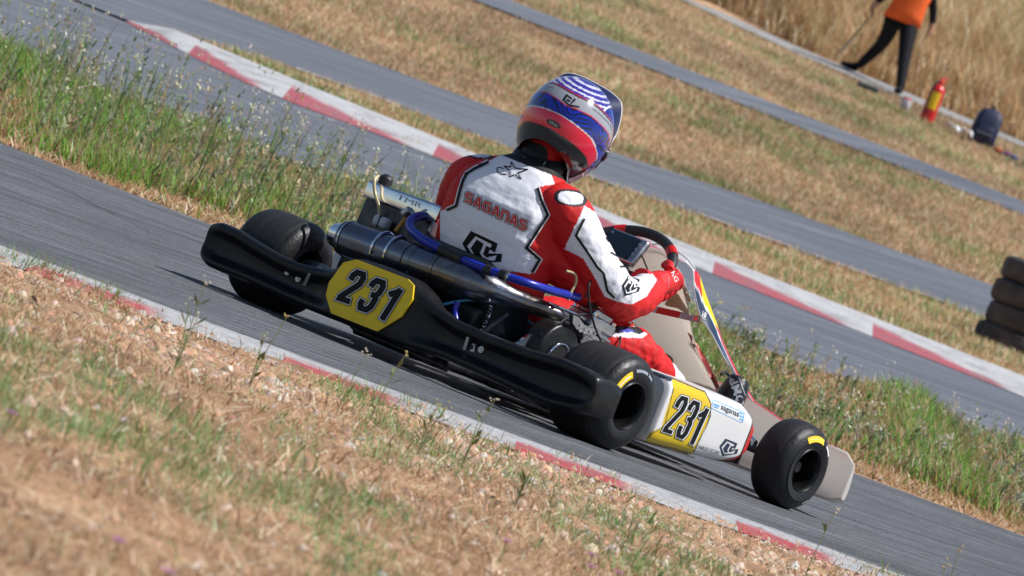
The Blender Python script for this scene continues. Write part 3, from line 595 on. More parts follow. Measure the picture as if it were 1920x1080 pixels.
GLYPH = {'S': [[(.95, .90), (.22, .90), (.06, .78), (.06, .62), (.20, .50), (.80, .50), (.94, .38), (.94, .22), (.80, .10), (.05, .10)]],
         'A': [[(.04, .0), (.42, .92), (.58, .92), (.96, .0)], [(.28, .28), (.72, .28)]],
         'G': [[(.95, .90), (.22, .90), (.06, .76), (.06, .24), (.22, .10), (.92, .10), (.92, .50), (.55, .50)]],
         'N': [[(.06, .0), (.06, .92), (.74, .92), (.94, .76), (.94, .0)]],
         '2': [[(.10, .70), (.10, .84), (.26, .96), (.74, .96), (.92, .84), (.92, .64), (.12, .12), (.12, .045), (.95, .045)]],
         '3': [[(.10, .74), (.10, .84), (.26, .96), (.74, .96), (.92, .84), (.92, .62), (.78, .52), (.92, .42), (.92, .16), (.74, .04), (.26, .04), (.10, .16), (.10, .28)], [(.44, .52), (.80, .52)]],
         '1': [[(.62, .0), (.62, .97)], [(.12, .74), (.60, .90)]]}
def ribbon(path, hw, ext):
    P = [np.array(p, float) for p in path]; P[0] = P[0] + (P[0] - P[1]) / np.hypot(*(P[0] - P[1])) * ext; P[-1] = P[-1] + (P[-1] - P[-2]) / np.hypot(*(P[-1] - P[-2])) * ext
    L, R = [], []
    for i, p in enumerate(P):
        a = P[i] - P[i - 1] if i else P[1] - P[0]; b = P[i + 1] - P[i] if i < len(P) - 1 else a
        a = a / np.hypot(*a); b = b / np.hypot(*b); n = np.array([-(a + b)[1], (a + b)[0]]); ln = np.hypot(*n); n = n / ln if ln > .2 else np.array([-a[1], a[0]]); k = min(1 / max(n @ np.array([-a[1], a[0]]), .5), 1.5)
        L.append(p + n * hw * k); R.append(p - n * hw * k)
    return [(tuple(L[i]), tuple(L[i + 1]), tuple(R[i + 1]), tuple(R[i])) for i in range(len(P) - 1)]
def block_word(name, word, p0, p1, up, hw, layers, parent, bvh, gap=.34, lift0=.0022):
    n = len(word); p0 = np.array(p0, float); du = (np.array(p1, float) - p0) / (n + gap * (n - 1)); dv = np.array(up, float)
    for w_, mm, lf in layers:
        mb = MB()
        for li, ch in enumerate(word):
            o_ = p0 + du * li * (1 + gap)
            for gi, path in enumerate(GLYPH[ch]):
                for qi, q in enumerate(ribbon([o_ + du * a + dv * b for a, b in path], w_, max(0, w_ - hw))): mb.add(project(q, bvh, lift0 + lf + .00005 * (gi + qi % 2)), [(0, 1, 2, 3)])
        mb.build(name, M[mm], parent, fix=False, smooth=False)
def digits(parent, bvh, rows, hw=5.6, lift0=.0022):
    for ch, p0, p1, up in rows:
        p0 = np.array(p0, float); du = np.array(p1, float) - p0; dv = np.array(up, float)
        for w_, mm, lf in ((hw + 3.0, 'black', .0), (hw + 1.9, 'white', .0018), (hw, 'black', .0036)):
            mb = MB()
            for gi, path in enumerate(GLYPH[ch]):
                pts = [p0 + du * a + dv * b for a, b in path]
                for qi, q in enumerate(ribbon(pts, w_, w_ - hw + 1.0)):
                    V = project(q, bvh, lift0 + lf + .00005 * (gi + qi % 2)); mb.add(V, [(0, 1, 2, 3)])
            mb.build('race_number', M[mm], parent, fix=False, smooth=False)
digits(plo, pb, [('2', (632, 561), (655, 568), (33, -54)), ('3', (668, 577), (691, 585), (34, -55)), ('1', (700, 594), (726, 602), (36, -58))], 5.6)
for (x, y) in ((540, 510), (541, 558), (903, 656), (560, 523)):
    p = on(x, y, 'x', -.215); MB().lathe([(0, .004), (0, .0095), (.004, .0095), (.004, .004), (.006, .004), (.006, 0)], p - Vector((.003, 0, 0)) if False else Vector(p), (-1, 0, 0), 16).build('bolt', M['alu'], rb)
def slotpx(name, poly, m): mk(name, project(poly, rb_b, .0015), [tuple(range(len(poly)))], m, rb, fix=False, smooth=False)
slotpx('plastic_clamp_mark', [(578, 511), (583, 513), (573, 537), (567, 535)], M['silverp'])
slotpx('plastic_clamp_mark', [(875, 631), (880, 633), (873, 657), (867, 655)], M['silverp'])
slotpx('plastic_clamp_mark', [(886, 642), (892, 644), (889, 660), (881, 658), (882, 655), (886, 656), (888, 648), (885, 647)], M['silverp'])
for y in (-.17, .17): MB().tube([(-.20, y, .10), (-.12, y, .07)], .012, sm=1).build('bumper_bracket', M['darkmetal'], K)

# exhaust
ax0 = Vector(on(647, 446, 'x', -.125)); ax1 = Vector(on(872, 526, 'x', -.110)); ax2 = Vector((.085, -.285, .297)); ax3 = Vector((.19, -.30, .292))
e = MB(); R1 = .052
pth = [ax0, ax0.lerp(ax1, .02), ax0.lerp(ax1, .3), ax0.lerp(ax1, .6), ax0.lerp(ax1, .62), ax0.lerp(ax1, .97), ax1 + Vector((.03, -.05, .004)), ax1.lerp(ax2, .5), ax2, ax3]
V, F = tube(pth, [.046, .051, .051, .051, .049, .0485, .047, .035, .021, .018], 36, sm=3, caps=True); ex = mk('exhaust_muffler', V, F, M['muff'], K, angle=50)
dr = (ax1 - ax0).normalized()
MB().lathe([(-.05, 0), (-.05, .018), (-.045, .028), (-.035, .034), (-.012, .040), (.0, .047), (.008, .0518), (.012, .0520)], ax0, dr, 36).build('muffler_end_cap', M['chrome'], ex)
for f_ in (.03, .55, .80): MB().lathe([(-.002, .045), (-.002, .0522 if f_ < .7 else .0505), (.002, .0522 if f_ < .7 else .0505), (.002, .045)], ax0.lerp(ax1, f_), dr, 36).build('weld_ring', M['darkmetal'], ex)
for f_ in (.31, .42):
    c = ax0.lerp(ax1, f_); u, v, w = frame(dr); MB().tube([c + (Z * math.cos(a) + dr.cross(Z).normalized() * math.sin(a)) * .0555 for a in np.linspace(-1.9, 1.9, 17)], .0042, 8, sm=2).build('muffler_clamp', M['chrome'], ex)
MB().tube([ax3, (.22, -.295, .285), (.25, -.26, .26)], .020, 16).build('exhaust_header', M['darkmetal'], ex)
for dy in (-.012, .012): MB().tube([ax2 + Vector((-.02, dy, .022)), ax3 + Vector((0, dy, .024))], .004, 8, sm=1).build('exhaust_spring', M['chrome'], ex)
MB().box((-.10, .1, .20), (.02, .03, .10), bev=.003).build('muffler_bracket', M['darkmetal'], K)

# radiator
c0 = Vector((.055, .300, .425)); rx = Vector((.0, -1, .03)).normalized(); rz = Vector((.06, 0, 1)).normalized(); rd = rx.cross(rz).normalized(); Rr = Matrix((rx, rd, rz)).transposed()
rad = MB().box(c0 - rz * .125, (.255, .034, .235), rot=Rr, bev=.004).build('radiator', M['darkmetal'], K)
MB().box(c0 + rz * .004, (.276, .056, .052), rot=Rr, bev=.009).build('radiator_tank', M['chrome'], rad)
MB().box(c0 - rz * .26, (.272, .052, .040), rot=Rr, bev=.012).build('radiator_tank', M['chrome'], rad)
for k in range(26):
    p = c0 - rz * .12 + rx * (-.122 + k * .0098); MB().box(p - rd * .019, (.0018, .006, .215), rot=Rr).build('radiator_fin', M['plastic'], rad, smooth=False)
MB().box(c0 + rx * .128 - rz * .12, (.012, .05, .22), rot=Rr, bev=.003).build('radiator_side', M['alu'], rad)
cp = c0 - rx * .100 + rz * .028; MB().lathe([(0, .019), (.006, .021), (.022, .021), (.026, .019), (.034, .010), (.036, 0)], cp, rz, 20).build('radiator_cap', M['rubber'], rad)
MB().tube([on(709, 330, 'x', .03), on(702, 338, 'x', .01), on(703, 362, 'x', .01), on(710, 385, 'x', .01), on(711, 402, 'x', .02)], .0048, 10).build('overflow_tube', M['cream'], rad)
cb = Vector(on(716, 417, 'x', .0)); b = MB().box(cb, (.035, .050, .034), bev=.012).build('catch_bottle', M['bottle'], rad)
MB().box(cb, (.037, .006, .036), bev=.002).build('bottle_strap', M['rubber'], b)
MB().tube([on(741, 434, 'x', -.01), on(752, 420, 'x', 0), on(760, 410, 'x', .02)], .006, 10).build('amber_tube', M['amber'], rad)
MB().lathe([(-.012, .006), (-.012, .013), (.012, .013), (.012, .006)], on(763, 398, 'x', .02), (0, -.6, .7), 16).build('hose_fitting', M['alu'], rad)
text_px('tank_lettering', 'TMR', (742, 372), (788, 391), (4, -9), M['silverp'], rad, bvh_of(bpy.data.objects['radiator_tank']), .0, lift=.002)
# water hoses
h = MB().tube([on(797, 405, 'x', .03), on(783, 406, 'x', -.01), on(770, 414, 'x', -.05), on(770, 428, 'x', -.08), on(785, 443, 'x', -.11), on(808, 458, 'x', -.125), on(836, 470, 'x', -.125)], .0130, 16).build('water_hose', M['blue'], K)
MB().tube([on(797, 403, 'x', .03), on(800, 402, 'x', .04)], .017, 14, sm=1).build('hose_clip', M['chrome'], h)
MB().tube([on(826, 467, 'x', -.125), on(868, 487, 'x', -.125)], .0158, 14, sm=1).build('hose_sleeve', M['rubber'], h)
h = MB().tube([on(862, 484, 'x', -.125), on(920, 508, 'x', -.125), on(990, 531, 'x', -.08), on(1050, 549, 'x', .06), on(1084, 557, 'x', .15)], .0118, 16).build('water_hose', M['blue'], K)
for q in ((917, 507), (945, 516)): MB().tube([Vector(on(q[0] - 6, q[1] - 2, 'x', -.125)), Vector(on(q[0] + 6, q[1] + 2, 'x', -.125))], .0152, 14, sm=1).build('hose_sleeve', M['rubber'], h)
for q in ((1070, 553), (950, 518)): MB().lathe([(-.004, .012), (-.004, .0165), (.004, .0165), (.004, .012)], on(*q, 'x', -.115 if q[0] < 1000 else .11), (.5, -.8, -.05), 18).build('hose_clip', M['chrome'], h)
MB().tube([on(1062, 508, 'y', -.30), on(1078, 514, 'y', -.31), on(1080, 530, 'y', -.31), on(1070, 548, 'y', -.31), on(1062, 560, 'y', -.30)], .0036, 8).build('vent_hose', M['cream'], K)

# seat shell
secs = []
for x, z, hw, dp in ((.50, .10, .16, .03), (.38, .07, .19, .05), (.22, .055, .205, .08), (.06, .075, .21, .12), (-.045, .17, .21, .14), (-.085, .28, .205, .12), (-.095, .345, .19, .09), (-.097, .37, .165, .07)):
    sec_o = []; n = 16
    for k in range(n + 1):
        a = math.pi * k / n; yy = -math.cos(a) * hw; fwd = (abs(yy) / hw) ** 3
        nx, nz = (.5, .86) if z < .1 and x > .1 else (.95, .2); sec_o.append(Vector((x + fwd * dp * nx, yy - .03, z + fwd * dp * nz)))
    secs.append(sec_o)
V, F = loft(secs, caps=False, closed=False); st = mk('seat', V, F, M['seat'], K, fix=False); so_ = st.modifiers.new('thick', 'SOLIDIFY'); so_.thickness = .006; so_.offset = 1
sb2 = st.modifiers.new('soft', 'SUBSURF'); sb2.levels = 1; sb2.render_levels = 1
for y in (-.24, .18): MB().tube([(-.05, y, .25), (-.10, y * .9, .15), (-.02, y * 1.15, .07)], .009).build('seat_stay', M['darkmetal'], K)

# engine
ec = Vector((.245, -.300, .250)); ud = Vector((.12, -.05, 1)).normalized(); fd = Vector((1, -.1, -.12)).normalized(); sd_ = ud.cross(fd).normalized(); fd = sd_.cross(ud); RE = Matrix((fd, sd_, ud)).transposed()
en = MB().box(ec - ud * .075, (.17, .115, .13), rot=RE, bev=.02).build('engine', M['darkmetal'], K)
for k in range(3): MB().box(ec + ud * (.008 + k * .0135), (.118 - .003 * k, .106, .0075), rot=RE, bev=.003).build('cylinder_fin', M['alu'], en)
MB().box(ec + ud * .018, (.10, .09, .06), rot=RE, bev=.008).build('cylinder', M['alu'], en)
MB().box(ec + ud * .062, (.112, .10, .034), rot=RE, bev=.008).build('cylinder_head', M['alu'], en)
MB().box(ec + ud * .088, (.082, .074, .022), rot=RE, bev=.006).build('head_cover', M['alu'], en)
for i in (-1, 1):
    for j in (-1, 1): MB().lathe([(0, .0065), (.010, .0065), (.010, .0)], ec + ud * .078 + fd * .046 * i + sd_ * .041 * j, ud, 6).build('head_nut', M['chrome'], en)
MB().tube([ec + ud * .095 + sd_ * .0, on(1098, 552, 'y', -.30), on(1110, 532, 'y', -.30), on(1118, 522, 'y', -.30)], [.010, .012, .015, .013], 14).build('spark_plug_cap', M['rubber'], en)
MB().tube([on(1112, 523, 'y', -.33), on(1104, 535, 'y', -.34), on(1104, 560, 'y', -.35), on(1109, 590, 'y', -.36), on(1118, 620, 'y', -.37), on(1130, 645, 'y', -.38)], .0034, 8).build('ignition_cable', M['rubber'], en)
MB().tube([on(1110, 517, 'y', -.33), on(1110, 527, 'y', -.33)], .0055, 8, sm=1).build('cable_clip', M['redp'], en)
g = [on(1075, 590, 'y', -.37), on(1085, 595, 'y', -.37), on(1096, 609, 'y', -.37), on(1112, 616, 'y', -.37), on(1128, 621, 'y', -.37), on(1124, 632, 'y', -.37), on(1100, 626, 'y', -.37), on(1085, 622, 'y', -.37), on(1074, 606, 'y', -.37)]
MB().add(*prism(g, (0, 1, 0), .014)).build('engine_mount_plate', M['alu'], en)
for q in ((1088, 611), (1097, 618), (1106, 622), (1115, 625), (1086, 620), (1094, 624)): MB().lathe([(0, .0035), (.003, .0035), (.003, 0)], on(*q, 'y', -.371), (0, -1, 0), 8).build('plate_bolt', M['chrome'], en)
MB().box(ec + Vector((-.02, -.075, -.06)), (.11, .03, .09), bev=.012).build('clutch_cover', M['alu'], en)
MB().lathe([(0, .03), (.03, .032), (.07, .03), (.08, 0)], ec + Vector((-.10, .02, -.03)), (-1, .1, -.05), 24).build('carburettor', M['alu'], en)
ab = MB().box((-.02, -.12, .20), (.12, .09, .08), bev=.02).build('air_box', M['plastic'], K); MB().tube([on(858, 566, 'x', -.14), on(853, 585, 'x', -.14), on(856, 606, 'x', -.14)], .009, 10).build('return_hose', M['blue'], K)
MB().tube([on(974, 594, 'y', -.2), on(976, 604, 'y', -.2), on(984, 614, 'y', -.2), on(990, 618, 'y', -.2)], .0048, 8).build('fuel_line', M['lblue'], K)
# carburettor linkage to the right of the head
for a, b_, r_ in (((1162, 612), (1200, 590), .0055), ((1170, 616), (1192, 597), .004), ((1176, 592), (1186, 604), .007)): MB().tube([on(*a, 'y', -.2), on(*b_, 'y', -.2)], r_, 10, sm=1).build('linkage_rod', M['chrome'], K)
MB().box(on(1170, 595, 'y', -.2), (.02, .02, .018), bev=.003).build('linkage_bracket', M['alu'], K)
MB().tube([on(1143, 590, 'y', -.24), on(1151, 594, 'y', -.24), on(1150, 604, 'y', -.24)], .004, 8).build('vent_hose', M['cream'], K)

# chain guard
gc = (.085, .185); out = []
for k in range(15): a = math.radians(200 - k * 13); out.append((gc[0] + .098 * math.cos(a), gc[1] + .098 * math.sin(a)))
out += [(.20, .225), (.225, .205), (.26, .192), (.30, .188), (.30, .11), (.12, .07), (-.02, .09)]
V, F = prism([Vector((x, -.355, z)) for x, z in out], (0, 1, 0), .070)
cg = mk('chain_guard', V, F, M['plastic'], K); bvm = cg.modifiers.new('round', 'BEVEL'); bvm.width = .011; bvm.segments = 4; bvm.limit_method = 'ANGLE'; bvm.angle_limit = math.radians(50)
MB().tube([Vector((.085, -.360, .175)) + Vector((math.cos(a), 0, math.sin(a))) * .052 for a in np.linspace(-.4, 3.5, 22)], .0035, 8, sm=1).build('sprocket_ring', M['chrome'], cg)
MB().lathe([(0, .050), (.004, .050), (.004, .0)], (.085, -.356, .175), (0, -1, 0), 30).build('sprocket_cover', M['rubber'], cg)
MB().lathe([(-.004, .03), (-.004, .088), (.004, .088), (.004, .03)], (0, -.325, .14), Y, 60).build('sprocket', M['chrome'], K)

# steering
SW = Vector((.708, 0, .483)); SA = Vector((.7071, 0, -.7071)); ST = Vector((.7071, 0, .7071))
def rimp(a, r=.162): return SW + Vector((0, -1, 0)) * math.cos(a) * r + ST * math.sin(a) * r
N = 64; sw = mk('steering_wheel', *tube([rimp(2 * math.pi * k / N) for k in range(N)], .0155, 14, sm=1, closed=True), M['rubber'], K)
for a0 in (.86, 2.2): MB().tube([rimp(a0 + d) for d in (-.10, -.05, 0, .05, .10)], .0172, 14, sm=2).build('red_grip_band', M['redp'], sw)
for a0 in (-.1, 3.24, -1.57): MB().tube([SW + SA * .02, rimp(a0, .15)], .010, 10, sm=1).build('spoke', M['darkmetal'], sw)
MB().lathe([(-.0, .0), (0, .035), (.02, .035), (.02, 0)], SW, SA, 20).build('hub', M['darkmetal'], sw)
MB().tube([SW + SA * .01, (.98, 0, .16), (1.0, 0, .06)], .010, 10, sm=1).build('steering_column', M['chrome'], K)
dc = SW - SA * .035 + ST * .035; DA = (SA + Vector((.42, 0, .10))).normalized(); DT = DA.cross(Vector((0, -1, 0))).normalized(); DT = DT if DT.z > 0 else -DT; RD = Matrix((Vector((0, -1, 0)), DT, -DA)).transposed()
dcx = .0
ds = MB().box(dc, (.138, .092, .024), rot=RD, bev=.010).build('dash_display', M['alu'], sw)
MB().box(dc - DA * .0115 + Vector((0, .008, 0)), (.112, .078, .004), rot=RD, bev=.0015).build('screen', M['screen'], sw)
for k in range(3): MB().lathe([(0, .0042), (.003, .0042), (.003, 0)], dc - DA * .0130 + Vector((0, -.052, 0)) + DT * (.022 - .018 * k), -DA, 12).build('button', M['chrome'], sw)
MB().lathe([(0, .0042), (.003, .0042), (.003, 0)], dc - DA * .0130 + Vector((0, .054, 0)) + DT * .028, -DA, 12).build('button', M['chrome'], sw)
MB().tube([dc + Vector((0, -.07, 0)), rimp(.25, .10) + SA * .01, rimp(.0, .12) + SA * .05], .0025, 8).build('display_cable', M['rubber'], sw)

# front fairing (number panel), its back towards the driver
def fair_sheet():
    secs = []; st_ = [(.885, .565, .085, .0), (.892, .552, .125, .004), (.915, .520, .140, .010), (.96, .470, .138, .014), (1.02, .415, .128, .018), (1.10, .360, .118, .020), (1.20, .305, .112, .022), (1.30, .262, .115, .022), (1.40, .225, .13, .02)]
    for x, z, hw, bow in st_:
        row = []
        for k in range(21):
            u = -1 + k / 10; row.append(Vector((x - .055 * u * u + bow, -u * hw - .003, z - .02 * u * u)))
        secs.append(row)
    return loft(secs, caps=False, closed=False)
gs = mat('translucent_fairing_plastic', (.80, .77, .72), .18, coat=.8, var=.08, vscale=8); tn = gs.node_tree; trn = tn.nodes.new('ShaderNodeBsdfTranslucent'); trn.inputs[0].default_value = (.92, .86, .79, 1); mxs = tn.nodes.new('ShaderNodeMixShader'); mxs.inputs[0].default_value = .50
tn.links.new(principled(gs).outputs[0], mxs.inputs[1]); tn.links.new(trn.outputs[0], mxs.inputs[2]); tn.links.new(mxs.outputs[0], tn.nodes['Material Output'].inputs[0])
V, F = fair_sheet(); fr = mk('front_fairing', V, F, gs, K, fix=False); q = fr.modifiers.new('soft', 'SUBSURF'); q.levels = 2; q.render_levels = 2; q = fr.modifiers.new('thick', 'SOLIDIFY'); q.thickness = .003
# side flange that carries the stripes
edge_o = [(1287, 486), (1303, 505), (1312, 517), (1325, 555), (1342, 600), (1356, 639), (1381, 694), (1398, 724), (1416, 752)]
edge_i = [(1283, 489), (1300, 508), (1302, 544), (1314, 594), (1337, 630), (1359, 672), (1373, 694), (1392, 724), (1411, 752)]
fx = [.905, .90, .905, .93, .97, 1.03, 1.15, 1.22, 1.30]
eo = []; ei = []
for (a, b_, x) in zip(edge_o, edge_i, fx): eo.append(Vector(on(*a, 'x', x + .03))); ei.append(Vector(on(*b_, 'x', x)))
eo = spline(eo, 8); ei = spline(ei, 8); secs = [[a.lerp(b_, k / 12) for k in range(13)] for a, b_ in zip(eo, ei)]
V, F = loft(secs, caps=False, closed=False); fl = mk('fairing_edge', V, F, mat('striped_fairing_paint', (1, 1, 1), .25, vcol=True, var=.02, coat=.4), fr, fix=False)
C = np.zeros((len(V), 3)); nS = len(secs)
for i in range(nS):
    f_ = i / (nS - 1)
    for k in range(13):
        u = k / 12                              # 0 outer .. 1 inner
        navy_w = np.interp(f_, [0, .2, .3, .45, .62, .8, 1], [0, .0, .45, .62, .55, .35, .1]); c = (.8, .8, .8)
        if u > 1 - navy_w and u < .93: c = (.02, .04, .08)
        if u < 1 - navy_w - .10:
            c = (.62, .01, .015)
            if .26 < f_ < .56 and u < .42 * math.sin((f_ - .26) / .30 * math.pi) + .02: c = (.85, .62, .01)
        if f_ < .14: c = (.8, .8, .8)
        C[i * 13 + k] = c
setcol(fl, C); q = fl.modifiers.new('thick', 'SOLIDIFY'); q.thickness = .003
text_px('fairing_lettering', 'VR', (1314, 594), (1322, 600), (4, -11), M['white'], fr, bvh_of(fl), .01)
MB().tube([Vector(on(x_, y_, 'x', .90)) for x_, y_ in ((1222, 459), (1240, 458), (1262, 467), (1287, 484), (1303, 504))], .003, 8).build('fairing_trim', M['white'], fr)
# red and amber print seen on the inside of the fairing
frb = BVHTree.FromPolygons([v.co.copy() for v in fr.data.vertices], [tuple(p.vertices) for p in fr.data.polygons])
decal('fairing_print', [[(1288, 622), (1296, 628), (1322, 668), (1338, 700), (1350, 728), (1345, 738), (1334, 712), (1316, 676), (1298, 645)]], mat('red_show_through', (.55, .10, .09), .4), fr, frb, .022)
decal('fairing_print', [[(1262, 545), (1272, 552), (1284, 572), (1296, 590), (1292, 592), (1270, 578), (1250, 574), (1246, 570), (1268, 572)], [(1276, 530), (1284, 534), (1290, 548), (1296, 566), (1291, 566), (1282, 550)]], mat('amber_show_through', (.50, .30, .14), .4), fr, frb, .022)
p0, p1 = Vector(on(1214, 577, 'x', .955)), Vector(on(1312, 599, 'x', .955)); up_ = Vector((.1, 0, 1)).normalized() * .010; 
mb = MB(); 
for a, b_, mi in ((0, .18, 0), (.18, .62, 1), (.62, 1, 0)):
    A, B = p0.lerp(p1, a), p0.lerp(p1, b_); mb.add(*prism([A - up_, B - up_, B + up_, A + up_], (.003, 0, 0), 1), mi=mi)
mb.build('fairing_bracket', [M['silverp'], M['redp']], K, smooth=False)
MB().lathe([(0, .007), (.006, .007), (.006, 0)], Vector(on(1307, 598, 'x', .950)), (-1, 0, 0), 12).build('bracket_bolt', M['chrome'], K)

# side pods
pod_mat = mat('pod_livery', (1, 1, 1), .28, vcol=True, var=.04, vscale=6, coat=.35)
def pod(sg):
    secs = []
    for i in range(201):
        f = i / 200; x = .250 + .530 * f
        zt_ = np.interp(x, [.249, .26, .30, .43, .55, .66, .72, .765], [.236, .249, .252, .250, .252, .248, .226, .19]); zb = np.interp(x, [.235, .30, .5, .66, .72, .765], [.058, .054, .062, .072, .084, .12])
        yo = np.interp(x, [.249, .262, .70, .75, .78], [.618, .632, .632, .622, .600]); yi = np.interp(x, [.235, .4, .765], [.44, .42, .46])
        c = Vector((x, sg * (yo + yi) / 2, (zt_ + zb) / 2)); secs.append(ell(c, (0, 1, 0), (0, 0, 1), (yo - yi) / 2, (zt_ - zb) / 2, 160, 5.5))
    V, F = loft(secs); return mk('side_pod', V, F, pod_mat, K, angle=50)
for sg in (-1, 1):
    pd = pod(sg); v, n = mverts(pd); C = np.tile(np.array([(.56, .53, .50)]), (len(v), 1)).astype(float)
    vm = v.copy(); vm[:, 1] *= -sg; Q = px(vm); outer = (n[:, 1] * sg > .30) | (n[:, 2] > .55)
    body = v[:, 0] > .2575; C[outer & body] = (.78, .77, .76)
    yel = inpoly(Q, [(1259, 706), (1322, 733), (1333, 755), (1331, 785), (1301, 848), (1290, 852), (1208, 832), (1216, 812), (1240, 802), (1262, 728)])
    C[outer & yel & body] = (.78, .53, .006)
    ln = nearline(Q, [(1258, 708), (1322, 735), (1333, 756), (1331, 786), (1300, 848)], 2.0) | nearline(Q, [(1213, 822), (1224, 812), (1246, 800), (1263, 728)], 1.6); C[outer & ln & body] = (.02, .02, .02)
    rd_ = inpoly(Q, [(1396, 764), (1412, 782), (1412, 805), (1396, 850), (1372, 876), (1330, 868), (1340, 862), (1368, 866), (1388, 846), (1404, 800), (1402, 786), (1392, 772)])
    fx_ = v[:, 0] + np.maximum(0, .11 - v[:, 2]) * 2.2; C[outer & (fx_ > .728)] = (.62, .01, .015); C[(v[:, 0] > .72) & (n[:, 0] > .3)] = (.62, .01, .015)
    bk = nearline(Q, [(1396, 767), (1403, 785), (1403, 800), (1387, 845), (1366, 864), (1338, 860)], 1.8) | nearline(Q, [(1413, 785), (1413, 806), (1397, 852), (1374, 878)], 2.5); C[outer & (fx_ > .719) & (fx_ < .7275)] = (.02, .02, .02); C[outer & (v[:, 0] > .766)] = (.02, .02, .02)
    tp = inpoly(Q, [(1222, 694), (1262, 708), (1258, 716), (1218, 702)]); C[tp & outer] = (.02, .03, .05)
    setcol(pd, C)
    if sg == -1: rpod = pd
pbv = bvh_of(rpod)
digits(rpod, pbv, [('2', (1244, 809), (1259, 814), (33, -67)), ('3', (1267, 818), (1282, 824), (32, -68)), ('1', (1287, 829), (1304, 834), (30, -67))], 3.7)
lb = [(1337, 749), (1396, 774), (1392, 793), (1335, 766)]
for a, b_ in zip(lb, lb[1:] + lb[:1]):
    d = np.array(b_) - a; nn = np.array([-d[1], d[0]]) / np.hypot(*d) * .5; decal('sponsor_frame', [[tuple(a + nn), tuple(b_ + nn), tuple(b_ - nn), tuple(np.array(a) - nn)]], M['lblue'], rpod, pbv, .001)
text_px('sponsor_name', 'saganas', (1351, 770), (1384, 785), (2, -10), M['navy'], rpod, pbv, .012, lift=.0012)
for k in range(3): decal('sponsor_frame', [[(1386 + .5 * k, 772 + 6 * k), (1394, 775 + 6 * k), (1394, 777.5 + 6 * k), (1386 + .5 * k, 774.5 + 6 * k)]], M['lblue'], rpod, pbv, .001)
decal('sponsor_frame', [[(1338, 756), (1349, 760), (1349, 763), (1338, 759)], [(1339, 761), (1346, 763.5), (1346, 766), (1339, 763.5)]], M['lblue'], rpod, pbv, .001)
text_px('driver_name', 'CHARLES LECLERC', (1305, 840), (1348, 854), (3, -7), M['navy'], rpod, pbv, .0, lift=.0012)
LOGO = [([(.30, .02), (.02, .50), (.20, .98), (.62, .80), (.55, .70), (.28, .82), (.16, .50), (.36, .14), (.75, .20), (.60, .52), (1, .42), (.66, .80), (.62, .80), (.86, .30 + .24), (.42, .66), (.60, .28), (.44, .24), (.30, .66), (.26, .5), (.40, .12), (.90, .10), (.86, .0)], 0)]
def logo_polys(o, u, v):
    """diamond monogram: outer open diamond, inner D, and the L with its long foot"""
    o, u, v = np.array(o, float), np.array(u, float), np.array(v, float); T = lambda L: [tuple(o + u * a + v * b) for a, b in L]
    return [T([(.30, .0), (.02, .52), (.13, .54), (.40, .11)]), T([(.30, .0), (.40, .11), (.80, .17), (.84, .05)]), T([(.84, .05), (.80, .17), (.72, .36), (.84, .40), (.95, .07)]),
            T([(.02, .52), (.22, .99), (.30, .86), (.13, .54)]), T([(.22, .99), (.30, .86), (.80, .66), (.96, .62)]), T([(.80, .66), (.96, .62), (1.03, .34), (.90, .40)]), T([(.42, .20), (.22, .56), (.33, .78), (.50, .70), (.44, .60), (.58, .25)]), T([(.64, .28), (.52, .60), (.60, .66), (1.03, .34), (.66, .50), (.74, .30)])]
decal('pod_logo', logo_polys((1350, 819), (35, 11), (-3, 34)), M['navy'], rpod, pbv, .0012)

# nose
secs = []
for i in range(61):
    y = -.60 + 1.2 * i / 60; a = abs(y) / .6
    zt_ = .212 + .035 * math.cos(min(1, abs(y) / .35) * math.pi / 2) + .015 * (a > 0) * (1 - a); zb = .045 + .02 * a; xb = 1.345 + .035 * (1 - a) ; d = .022 + .19 * (1 - a ** 2) ** .8
    if a > .93: zt_ -= (a - .93) * .35; zb += (a - .93) * .25
    hz = (zt_ - zb) / 2; c = (zt_ + zb) / 2
    secs.append([Vector((xb + p[0] * d, y, c + p[1] * hz)) for p in ((0, 1), (.1, 1.03), (.35, .92), (.6, .6), (.85, .1), (1, -.45), (.97, -.85), (.85, -1), (.5, -1.02), (.1, -1.0), (0, -.9))])
nose_mat = mat('nose_livery', (1, 1, 1), .33, vcol=True, var=.05, vscale=7, coat=.2)
nt2 = nose_mat.node_tree; tr2 = nt2.nodes.new('ShaderNodeBsdfTranslucent'); tr2.inputs[0].default_value = (.80, .74, .68, 1); mx2 = nt2.nodes.new('ShaderNodeMixShader'); mx2.inputs[0].default_value = .22
nt2.links.new(principled(nose_mat).outputs[0], mx2.inputs[1]); nt2.links.new(tr2.outputs[0], mx2.inputs[2]); nt2.links.new(mx2.outputs[0], nt2.nodes['Material Output'].inputs[0])
V, F = loft(secs, closed=False); F += [tuple(range(11)), tuple(60 * 11 + k for k in range(11))]; nz = mk('front_nose', V, F, nose_mat, K, angle=55, fix=False); v, n = mverts(nz); C = np.tile(np.array([(.60, .56, .53)]), (len(v), 1)).astype(float)
C[:] = (.70, .66, .62); zf = np.array([np.interp(abs(a_), [0, .35, .6], [.247, .218, .212]) for a_ in v[:, 1]]); C[(v[:, 2] > zf - .012) & (v[:, 0] > 1.36)] = (.55, .03, .03); setcol(nz, C)
for y in (-.2, .2): MB().tube([(1.16, y * .8, .06), (1.36, y, .09)], .010, 10, sm=1).build('nose_bracket', M['darkmetal'], K)
